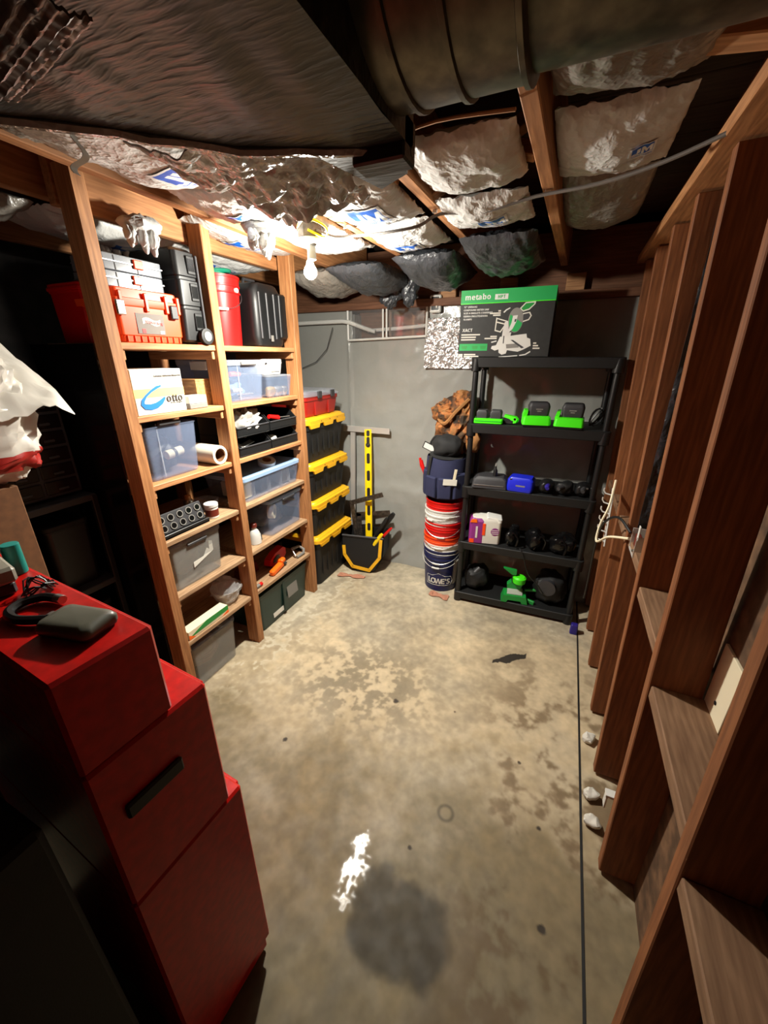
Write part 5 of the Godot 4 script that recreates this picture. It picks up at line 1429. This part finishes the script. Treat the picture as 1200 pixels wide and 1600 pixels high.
	for k in 3:
		c = thing("power_tool", ["black glossy tool right of the purple pack on the fourth tier", "black rounded tool with glossy rim, middle of the fourth tier", "dark bulky tool at the right end of the fourth tier"][k], "tool", Vector3([-0.2, -0.05, 0.13][k], RY[3] + 0.001, z - 0.02), [0.0, 30.0, -10.0][k])
		obj("body", MB.new().blob(Vector3(0, 0.07, 0), Vector3([0.045, 0.06, 0.085][k], 0.07, 0.07), soft, 0.03, 0.75), M.black_gloss, c)
		obj("ring", MB.new().tube(smooth_path([Vector3(-0.03, 0.02, 0.06), Vector3(0.0, 0.12, 0.075), Vector3(0.04, 0.08, 0.075), Vector3(0.03, 0.02, 0.07)], 4), 0.007, 6), M.black_gloss, c)
	tag(obj("dangling_lead", MB.new().tube(smooth_path([Vector3(-0.14, RY[3] + 0.02, -2.67), Vector3(-0.11, RY[3] - 0.02, -2.655), Vector3(-0.06, 0.36, -2.66), Vector3(0.02, 0.28, -2.66), Vector3(0.06, 0.2, -2.70)], 5), 0.004, 6), M.black), "thin black cord dangling over the edge of the fourth rack tier", "cord")
	# green stapler on the lowest tier
	c = thing("bench_tool", "green bench tool with flat base and pale metal on the lowest rack tier", "tool", Vector3(-0.13, RY[4] + 0.001, -2.73), 8.0)
	obj("base", MB.new().prism([[-0.10, 0.0], [-0.06, 0.0], [-0.05, 0.02], [0.04, 0.02], [0.05, 0.0], [0.09, 0.0], [0.075, 0.06], [-0.085, 0.06]], 0.10, XF(Vector3(0, 0, 0.06))), M.green, c)
	obj("table", bx(Vector3.ZERO, Vector3(0.11, 0.012, 0.07), 0.002), M.alu, c, Vector3(-0.005, 0.072, 0.01), Vector3(18, 0, 0))
	obj("column", MB.new().prism([[-0.06, 0.06], [0.03, 0.06], [0.05, 0.13], [-0.03, 0.15], [-0.065, 0.11]], 0.05, XF(Vector3(0, 0, -0.005)), 0.95), M.green, c)
	obj("head", lo([[0.15, 0.035], [0.155, 0.045], [0.195, 0.048], [0.205, 0.035]], 3), M.lime, c, Vector3(0.015, 0.0, 0.01))
	obj("arm", MB.new().prism([[-0.105, 0.262], [-0.01, 0.25], [-0.01, 0.215], [-0.04, 0.215]], 0.03, XF(Vector3(0, 0, 0.02))), M.green, c)
	obj("neck", MB.new().cyl(Vector3(-0.02, 0.14, -0.01), Vector3(-0.03, 0.225, 0.0), 0.014), M.black, c)
	obj("lever", bx(Vector3.ZERO, Vector3(0.09, 0.018, 0.02), 0.003), M.green, c, Vector3(0.11, 0.085, -0.02), Vector3(0, 0, 8))
	obj("outrigger", bx(Vector3.ZERO, Vector3(0.07, 0.03, 0.02), 0.003), M.green, c, Vector3(0.105, 0.016, 0.03), Vector3(0, -20, -6))
	c = thing("power_tool", "black machine with grey duct in the left of the lowest rack tier", "tool", Vector3(-0.44, RY[4] + 0.001, -2.80), 10.0)
	obj("body", MB.new().blob(Vector3(0, 0.09, 0), Vector3(0.09, 0.09, 0.09), soft, 0.03, 0.75), M.black_rough, c)
	obj("pipe", MB.new().cyl(Vector3(-0.04, 0.12, 0.07), Vector3(0.02, 0.18, 0.03), 0.022), M.charcoal, c)
	c = thing("power_tool", "black round bodied machine at the right of the lowest rack tier", "tool", Vector3(0.10, RY[4] + 0.001, -2.82), -10.0)
	obj("body", MB.new().blob(Vector3(0, 0.12, 0), Vector3(0.11, 0.12, 0.10), soft, 0.03, 0.75), M.black_rough, c)
	obj("drum", MB.new().cyl(Vector3(0.0, 0.16, 0.06), Vector3(0.0, 0.16, 0.12), 0.06), M.charcoal, c)

func bp(x: float, y: float) -> Vector2:   # from carton print measurements to metres on the front face
	return Vector2((x - 595.0) / 1110.0 * 0.54, (850.0 - y) / 790.0 * 0.372)

func flat(par: Node3D, called: String, pts: Array, z: float, m: Material) -> void:
	var q := []
	for p in pts:
		q.push_back(bp(p[0], p[1]))
	obj(called, MB.new().prism(q, 0.0008, XF(Vector3(0, 0, z))), m, par)

func saw_carton() -> void:
	var t := thing("carton", "large black and green printed carton picturing a mitre saw on top of the rack", "box", Vector3(-0.405, RY[0] + 0.001, -2.845), 1.0)
	var z := 0.1706
	obj("box", bx(Vector3(0, 0.186, 0), Vector3(0.54, 0.372, 0.34), 0.002), M.carton, t)
	obj("green_band", MB.new().box(Vector3(0, 0.336, 0.0), Vector3(0.5408, 0.0715, 0.3412), 0.0), M.box_green, t)
	obj("pale_line", bx(Vector3(0, 0.299, 0.17), Vector3(0.541, 0.004, 0.0016), 0.0), M.lime, t)
	txt(t, "metabo", 0.030, Vector3(-0.247, 0.334, z + 0.001), M.white, Vector3.ZERO, "Droid Sans", 700)
	flat(t, "print_block", [[455, 120], [610, 120], [610, 180], [455, 180]], z + 0.0010, M.white)
	txt(t, "HPT", 0.017, Vector3(bp(532, 150).x, 0.330, z + 0.002), M.box_green, Vector3.ZERO, "Droid Sans", 700, true, true)
	var ln := [['12" (305mm)', 251, 0.0095], ["COMPOUND MITER SAW", 288, 0.0095], ["SCIE A ONGLETS COMBINEE", 324, 0.0095], ["SIERRA INGLETEADORA", 360, 0.0095], ["15 AMPS", 396, 0.0095], ["XACT", 525, 0.018]]
	for l in ln:
		txt(t, l[0], l[2], Vector3(bp(82, l[1]).x, bp(0, l[1]).y, z), M.white)
	for k in [[70, 580, 240], [70, 610, 190], [70, 640, 185], [410, 335, 130], [450, 358, 90], [510, 310, 30], [370, 628, 150], [440, 605, 80], [960, 690, 36], [960, 720, 60], [960, 750, 80], [120, 822, 150], [120, 845, 190]]:
		flat(t, "fine_print", [[k[0], k[1] - 8], [k[0] + k[2], k[1] - 8], [k[0] + k[2], k[1] + 8], [k[0], k[1] + 8]], z, M.paper)
	flat(t, "print_block", [[50, 815], [102, 815], [102, 850], [50, 850]], z, M.paper)
	flat(t, "green_panel", [[55, 690], [412, 690], [412, 775], [55, 775]], z, M.box_green)
	for x in [80, 215, 320]:
		flat(t, "green_panel_mark", [[x, 715], [x + 80, 715], [x + 70, 755], [x + 10, 755]], z + 0.0006, M.green)
	# pictured saw
	flat(t, "saw_bag", [[492, 385], [640, 430], [560, 560], [485, 540]], z, M.paper)
	flat(t, "saw_bag", [[506, 402], [622, 438], [552, 544], [498, 528]], z + 0.0006, M.carton)
	flat(t, "saw_bag", [[502, 430], [600, 455], [595, 468], [502, 445]], z + 0.001, M.paper)
	flat(t, "saw_guard", [[760, 290], [820, 225], [935, 218], [930, 250], [870, 310], [800, 330]], z, M.paper)
	flat(t, "saw_guard", [[775, 292], [826, 237], [920, 232], [914, 250], [862, 298], [800, 315]], z + 0.0006, M.green)
	flat(t, "saw_motor", [[800, 345], [880, 333], [905, 375], [880, 425], [810, 447]], z, M.paper)
	flat(t, "saw_motor", [[806, 358], [872, 346], [890, 377], [870, 414], [812, 432]], z + 0.0006, M.charcoal)
	var d := []
	var e := []
	for i in 24:
		var a := TAU * i / 24
		d.push_back([725 + 88 * cos(a), 422 + 142 * sin(a)])
		if sin(a - 0.4) > -0.2:
			e.push_back([728 + 80 * cos(a), 422 + 134 * sin(a)])
	flat(t, "saw_disc", d, z + 0.0004, M.grey)
	flat(t, "saw_disc", e, z + 0.001, M.box_green)
	flat(t, "saw_arm", [[690, 370], [745, 365], [735, 440], [700, 520], [660, 560], [650, 540], [680, 450]], z + 0.0015, M.white)
	flat(t, "saw_arm", [[715, 410], [735, 408], [730, 440], [712, 442]], z + 0.002, M.charcoal)
	flat(t, "saw_neck", [[600, 440], [640, 430], [660, 560], [690, 560], [680, 620], [580, 620], [585, 540]], z + 0.0015, M.alu)
	flat(t, "saw_base", [[560, 610], [700, 600], [730, 595], [870, 580], [880, 625], [920, 640], [935, 720], [850, 765], [790, 790], [660, 770], [650, 810], [600, 825], [560, 800], [555, 760], [510, 775], [460, 750], [470, 720], [520, 710]], z + 0.0018, M.white)
	flat(t, "saw_base", [[640, 700], [780, 690], [800, 740], [650, 750]], z + 0.0023, M.grey)
	flat(t, "saw_base", [[690, 650], [720, 650], [860, 740], [830, 750]], z + 0.0028, M.charcoal)
	flat(t, "saw_base", [[600, 600], [612, 600], [612, 690], [600, 690]], z + 0.0023, M.charcoal)
	# curved arrows
	for ar in [[[570, 325], [600, 295], [645, 275], [650, 285], [608, 308], [582, 335]], [[455, 668], [520, 652], [522, 666], [460, 682]], [[812, 828], [880, 815], [935, 780], [940, 795], [885, 830], [815, 840]], [[565, 848], [790, 830], [790, 842], [565, 858]]]:
		flat(t, "arrow", ar, z, M.white)

# ---------------------------------------------------------------- red tool chest in the near left corner
func chest() -> void:
	# three tiers flush at the back (z = -0.2) whose drawer fronts step out towards the shelves
	var t := thing("tool_chest", "red steel three tier tool chest in the near left corner", "tool chest", Vector3(-0.63, 0, -0.20), -4.0)
	var tiers := [["base_cabinet", 0.08, 0.78, 0.275, 0.72], ["middle_chest", 0.782, 1.15, 0.24, 0.70], ["top_chest", 1.152, 1.35, 0.165, 0.70]]
	for q in tiers:
		var tr := obj(q[0], MB.new().box(Vector3(-q[4] / 2, (q[1] + q[2]) / 2, -q[3] / 2), Vector3(q[4], q[2] - q[1], q[3]), 0.006), M.chest_red, t)
		var n := 4 if q[0] == "base_cabinet" else 2
		var h: float = (q[2] - q[1] - 0.03) / n
		for k in n:
			var dr := obj("drawer", bx(Vector3(-q[4] / 2, q[1] + 0.02 + h * (k + 0.5), -q[3] - 0.005), Vector3(q[4] - 0.05, h - 0.01, 0.012), 0.003), M.chest_red, tr)
			dr.name = "drawer"
	obj("side_handle", MB.new().box(Vector3(0.004, 1.018, -0.095), Vector3(0.012, 0.034, 0.115), 0.004), M.black, t)
	obj("plinth", bx(Vector3(-0.362, 0.048, -0.138), Vector3(0.70, 0.062, 0.255), 0.004), M.chest_red, t)
	for x in [-0.62, -0.08]:
		for z in [-0.22, -0.06]:
			obj("foot", bx(Vector3(x, 0.009, z), Vector3(0.04, 0.018, 0.03), 0.003), M.black, t)
	t = thing("shade_filler", "added black block that darkens the floor corner behind the red tool chest", "cabinet", Vector3(-1.10, 0.001, 0.14))  # added only to black out the lit floor behind the chest
	obj("body", bx(Vector3(0, 0.56, 0), Vector3(0.92, 1.12, 0.56), 0.01), M.black_rough, t)
	for x in [-0.23, 0.23]:
		obj("filler_front", bx(Vector3(x, 0.56, 0.283), Vector3(0.44, 1.06, 0.012), 0.004), M.black, t)
	var ty := 1.351
	t = thing("gauge_case", "flat grey green rounded case lying at the front of the red chest top", "case", Vector3(-0.728, ty, -0.305), 12.0)
	obj("lower", lo([[0, 0.050, 0.030, 0.010], [0.003, 0.054, 0.034, 0.012], [0.009, 0.056, 0.036, 0.013]], 4), M.charcoal, t)
	obj("upper", lo([[0.0092, 0.056, 0.036, 0.013], [0.017, 0.056, 0.036, 0.013], [0.025, 0.051, 0.031, 0.013], [0.028, 0.038, 0.02, 0.012]], 4), mat("case_grey", Color(0.40, 0.40, 0.35), 0.4), t, Vector3.ZERO, Vector3.ZERO, 60.0)
	t = thing("c_clamp", "black C shaped clamp with chrome tips lying left of the grey case", "clamp", Vector3(-0.845, ty + 0.0095, -0.30), 10.0)
	obj("frame", MB.new().tube(smooth_path([Vector3(0.05, 0, 0.018), Vector3(0.0, 0, 0.032), Vector3(-0.04, 0, 0.02), Vector3(-0.05, 0, -0.01), Vector3(-0.03, 0.0, -0.035), Vector3(0.0, 0.0, -0.038)], 4), 0.0085, 8), M.black, t)
	obj("pad", MB.new().cyl(Vector3(0.05, 0, 0.016), Vector3(0.05, 0, 0.004), 0.009), M.silver, t)
	obj("screw", MB.new().cyl(Vector3(0.0, 0.001, -0.038), Vector3(0.018, 0.001, -0.036), 0.009), M.silver, t)
	t = thing("bench_meter", "pale grey boxy meter with dark screen at the back of the red chest top", "meter", Vector3(-1.055, ty, -0.318), -10.0)
	obj("body", MB.new().box(Vector3(0, 0.045, 0), Vector3(0.20, 0.034, 0.06), 0.006), mat("meter_grey", Color(0.66, 0.64, 0.58), 0.4), t)
	for x in [-0.07, 0.07]:
		obj("stand", MB.new().box(Vector3(x, 0.0142, 0.0), Vector3(0.04, 0.0275, 0.05), 0.005), M.charcoal, t)
	obj("screen", bx(Vector3(-0.015, 0.062, 0.0), Vector3(0.15, 0.003, 0.036), 0.001), M.screen, t)
	t = thing("tape_roll", "teal roll of tape behind the pale grey meter", "tape", Vector3(-1.06, ty, -0.372))
	obj("roll", lo([[0, 0.009], [0, 0.016], [0.002, 0.017], [0.068, 0.017], [0.07, 0.016], [0.07, 0.009]], 5), M.teal, t)
	t = thing("scraper", "orange handled scraper lying behind the pale grey meter", "tool", Vector3(-1.155, ty, -0.366), -10.0)
	obj("support", bx(Vector3(0, 0.032, 0), Vector3(0.05, 0.064, 0.02), 0.004), M.charcoal, t)
	obj("handle", MB.new().box(Vector3(0, 0.076, 0), Vector3(0.10, 0.022, 0.024), 0.006), M.orange, t)
	var wp := []
	for i in 60:
		var a := TAU * i / 10.0
		wp.push_back(Vector3(0.028 * cos(a) * (1.0 + 0.3 * sin(i * 0.7)), 0.016 + 0.013 * sin(i * 1.3), 0.022 * sin(a) * (1.0 + 0.3 * cos(i * 0.5))))
	tag(obj("wire_bundle", MB.new().tube(wp, 0.0016, 5), M.black, self, Vector3(-0.925, ty, -0.345)), "small tangle of thin black wire on the red chest top", "wire")

# ---------------------------------------------------------------- dim left side
func left_side() -> void:
	var t := thing("plastic_bag", "white plastic shopping bag with red print, full, at the left edge", "bag", Vector3(-1.75, 1.405, -0.60))
	var sack := func(u: float, w: float, grow: float) -> Vector3:
		var al := -u * TAU if u < 1.0 else 0.0
		var be := (w - 0.5) * PI
		var cb := pow(maxf(cos(be), 0.0), 0.5)
		var q := Vector3(signf(cos(al)) * pow(absf(cos(al)), 0.65) * cb, signf(sin(be)) * pow(absf(sin(be)), 0.8), signf(sin(al)) * pow(absf(sin(al)), 0.65) * cb)
		var k := 0.022 * soft.get_noise_3d(q.x * 55.0, q.y * 55.0 + 9.0, q.z * 55.0) - 0.012 * crumple.get_noise_3d(q.x * 9.0, q.y * 9.0, q.z * 9.0)
		return Vector3(0, 0.215, 0) + q * Vector3(0.185, 0.215, 0.175) * (1.0 + grow) + q * k
	obj("sack", MB.new().grid(60, 40, func(u: float, w: float): return sack.call(u, w, 0.0)), M.shop_bag, t, Vector3.ZERO, Vector3.ZERO, 60.0)
	obj("top_flap", MB.new().sheet(24, 24, func(u: float, w: float):
		var x := lerpf(-0.20, 0.20, w)
		return Vector3(x, 0.54 - 0.30 * pow(w, 1.6) + 0.03 * soft.get_noise_2d(u * 60.0, w * 60.0) - 0.012 * sin(u * 14.0) * w, lerpf(0.20, -0.21, u) * (0.55 + 0.45 * w) - 0.03), Vector3(0.0, 0.004, 0.0)), M.shop_bag, t, Vector3.ZERO, Vector3.ZERO, 60.0)
	obj("red_band", MB.new().grid(60, 8, func(u: float, w: float): return sack.call(u, lerpf(0.24, 0.36, w), 0.016)), M.red_tote, t, Vector3.ZERO, Vector3.ZERO, 60.0)
	obj("red_print", MB.new().grid(14, 12, func(u: float, w: float): return sack.call(lerpf(0.80, 0.99, u), lerpf(0.62, 0.80, w), 0.018)), M.red_tote, t, Vector3.ZERO, Vector3.ZERO, 60.0)
	t = thing("cardboard_box", "tall brown cardboard box under the white shopping bag at left", "box", Vector3(-1.78, 0.001, -0.50))
	obj("box", bx(Vector3(0, 0.70, 0), Vector3(0.30, 1.40, 0.30), 0.003), M.card, t)
	obj("handle_slot", bx(Vector3(0.15, 1.16, 0.05), Vector3(0.003, 0.02, 0.10), 0.0), M.tan, t)
	t = thing("drawer_cabinet", "black plastic small parts cabinet with rows of drawers left of the first post", "cabinet", Vector3(-2.12, 1.22, -0.88))
	obj("frame", bx(Vector3(0, 0.22, 0), Vector3(0.24, 0.44, 0.30), 0.006), M.charcoal, t)
	for r in 6:
		for k in 2:
			var d := obj("drawer", bx(Vector3(0.123, 0.045 + 0.07 * r, -0.07 + 0.14 * k), Vector3(0.01, 0.058, 0.128), 0.003), M.black_gloss, t)
			obj("drawer_pull", bx(Vector3(0.131, 0.035 + 0.07 * r, -0.07 + 0.14 * k), Vector3(0.008, 0.01, 0.04), 0.002), M.charcoal, d)
	t = thing("metal_shelf", "dark metal shelf unit carrying the black parts cabinet", "shelf", Vector3(-2.15, 0.001, -0.82))
	for y in [0.3, 0.75, 1.19]:
		obj("shelf_board", bx(Vector3(0, y, 0), Vector3(0.40, 0.03, 0.46), 0.003), M.charcoal, t)
	for q in [[-1, -1], [1, -1], [-1, 1], [1, 1]]:
		obj("upright", bx(Vector3(q[0] * 0.19, 0.6, q[1] * 0.22), Vector3(0.025, 1.2, 0.025), 0.003), M.black, t)
	for k in 4:
		t = thing("storage_tote", ["dim black bin on the middle board of the dark metal shelf, near end", "dim black bin on the middle board of the dark metal shelf, far end", "dim black bin on the lowest board of the dark metal shelf, near end", "dim black bin on the lowest board of the dark metal shelf, far end"][k], "storage box", Vector3(-2.15, 0.767 - 0.45 * (k / 2), -0.71 - 0.21 * (k % 2)))
		tote(t, 0.32, 0.33, 0.19, M.black, M.black_rough)

# ---------------------------------------------------------------- things on the stud wall
func right_side() -> void:
	var t := thing("wire_rack", "white coated wire rack with looped hooks fixed beside the black rack", "rack", Vector3(0.325, 0.80, -2.46))
	var wr := MB.new()
	wr.cyl(Vector3(0, 0.0, 0.12), Vector3(0, 0.30, 0.02), 0.004, 1)
	wr.cyl(Vector3(0, 0.0, 0.06), Vector3(0, 0.30, -0.04), 0.004, 1)
	obj("frame", wr, M.white, t)
	for k in 6:
		var y := 0.02 + 0.05 * k
		var z := 0.09 - 0.0167 * k
		obj("hook", MB.new().tube([Vector3(0.0, y, z), Vector3(-0.035, y + 0.005, z - 0.01), Vector3(-0.045, y + 0.02, z - 0.012), Vector3(-0.045, y + 0.035, z - 0.012)], 0.004, 6), M.white, t)
	t = thing("junction_box", "small metal outlet box with open front on the wall blocking", "outlet", Vector3(0.40, 1.022, -1.80))
	obj("box", MB.new().box(Vector3(0, 0.004, 0), Vector3(0.10, 0.008, 0.11), 0.002).box(Vector3(0, 0.05, -0.053), Vector3(0.10, 0.09, 0.004), 0.001).box(Vector3(0, 0.05, 0.053), Vector3(0.10, 0.09, 0.004), 0.001).box(Vector3(0.048, 0.05, 0), Vector3(0.004, 0.09, 0.105), 0.001), M.alu, t)
	obj("receptacle", bx(Vector3(-0.03, 0.05, 0), Vector3(0.02, 0.06, 0.07), 0.004), M.brown, t)
	obj("cover_flap", bx(Vector3(-0.045, 0.11, 0.045), Vector3(0.004, 0.06, 0.025), 0.001), M.white, t)
	obj("clamp_screw", MB.new().cyl(Vector3(-0.056, 0.03, 0.045), Vector3(-0.046, 0.03, 0.045), 0.006), M.silver, t)
	tag(obj("extension_lead", MB.new().tube(smooth_path([Vector3(0.34, 1.10, -1.83), Vector3(0.30, 1.12, -1.95), Vector3(0.27, 1.02, -2.12), Vector3(0.27, 0.85, -2.25), Vector3(0.285, 0.55, -2.36), Vector3(0.29, 0.40, -2.42)], 6), 0.006, 7), M.black), "black power cord looping from the outlet box down beside the rack", "cord")
	tag(obj("extension_lead", MB.new().tube(smooth_path([Vector3(0.345, 1.06, -1.86), Vector3(0.29, 0.99, -2.02), Vector3(0.26, 0.90, -2.16), Vector3(0.265, 0.98, -2.20), Vector3(0.29, 1.08, -2.22), Vector3(0.305, 1.2, -2.30)], 6), 0.006, 7), M.cream), "cream power cord curling below the white wire rack", "cord")
	t = thing("vapour_sheet", "narrow strip of dark shiny plastic hanging between two studs", "plastic sheet", Vector3(0.415, 1.10, -1.896))
	obj("sheet", MB.new().sheet(8, 50, func(u: float, w: float): return Vector3(lerpf(-0.045, 0.05, u), 1.22 * w, 0.005 + 0.012 * crumple.get_noise_2d(u * 20.0, w * 40.0 * (0.3 + w))), Vector3(0, 0, 0.003)), M.black_bag, t, Vector3.ZERO, Vector3.ZERO, 60.0)
	t = thing("bracket", "small white metal bracket nailed low on a stud of the right wall", "bracket", Vector3(0.37, 0.30, -1.20))
	obj("plate", bx(Vector3(0, 0.03, 0), Vector3(0.05, 0.012, 0.03), 0.001), M.white, t)
	obj("plate", bx(Vector3(-0.02, 0.0, 0), Vector3(0.006, 0.06, 0.03), 0.001), M.white, t)
	t = thing("board_scrap", "pale board scrap fixed to the sheathing between two studs", "board", Vector3(0.4855, 1.0, -1.07))
	obj("board", bx(Vector3.ZERO, Vector3(0.008, 0.2, 0.12), 0.001), M.cream, t)
	obj("screw", MB.new().cyl(Vector3(-0.006, -0.05, 0.0), Vector3(-0.004, -0.05, 0.0), 0.006), M.black, t)
	t = thing("plastic_prop", "purple plastic prop under the right front corner of the black rack", "prop", Vector3(0.27, 0.001, -2.60))
	obj("prop", lo([[0, 0.022, 0.02, 0.006], [0.004, 0.024, 0.022, 0.008], [0.07, 0.022, 0.02, 0.008], [0.075, 0.018, 0.016, 0.006]], 3), M.violet, t)
	t.position = Vector3(0.292, 0.001, -2.60)
	for k in 3:
		t = thing("rubble", ["small glassy bit of rubbish at the foot of the right wall, nearest", "small glassy bit of rubbish at the foot of the right wall, middle", "small glassy bit of rubbish at the foot of the right wall, farthest"][k], "rubbish", Vector3(0.36, 0.001, [-1.30, -1.42, -1.72][k]), 40.0 * k)
		obj("crumple", MB.new().blob(Vector3(0, 0.018, 0), Vector3(0.024, 0.012, 0.018), crumple, 0.02, 0.9, 16, 10), M.paper, t)
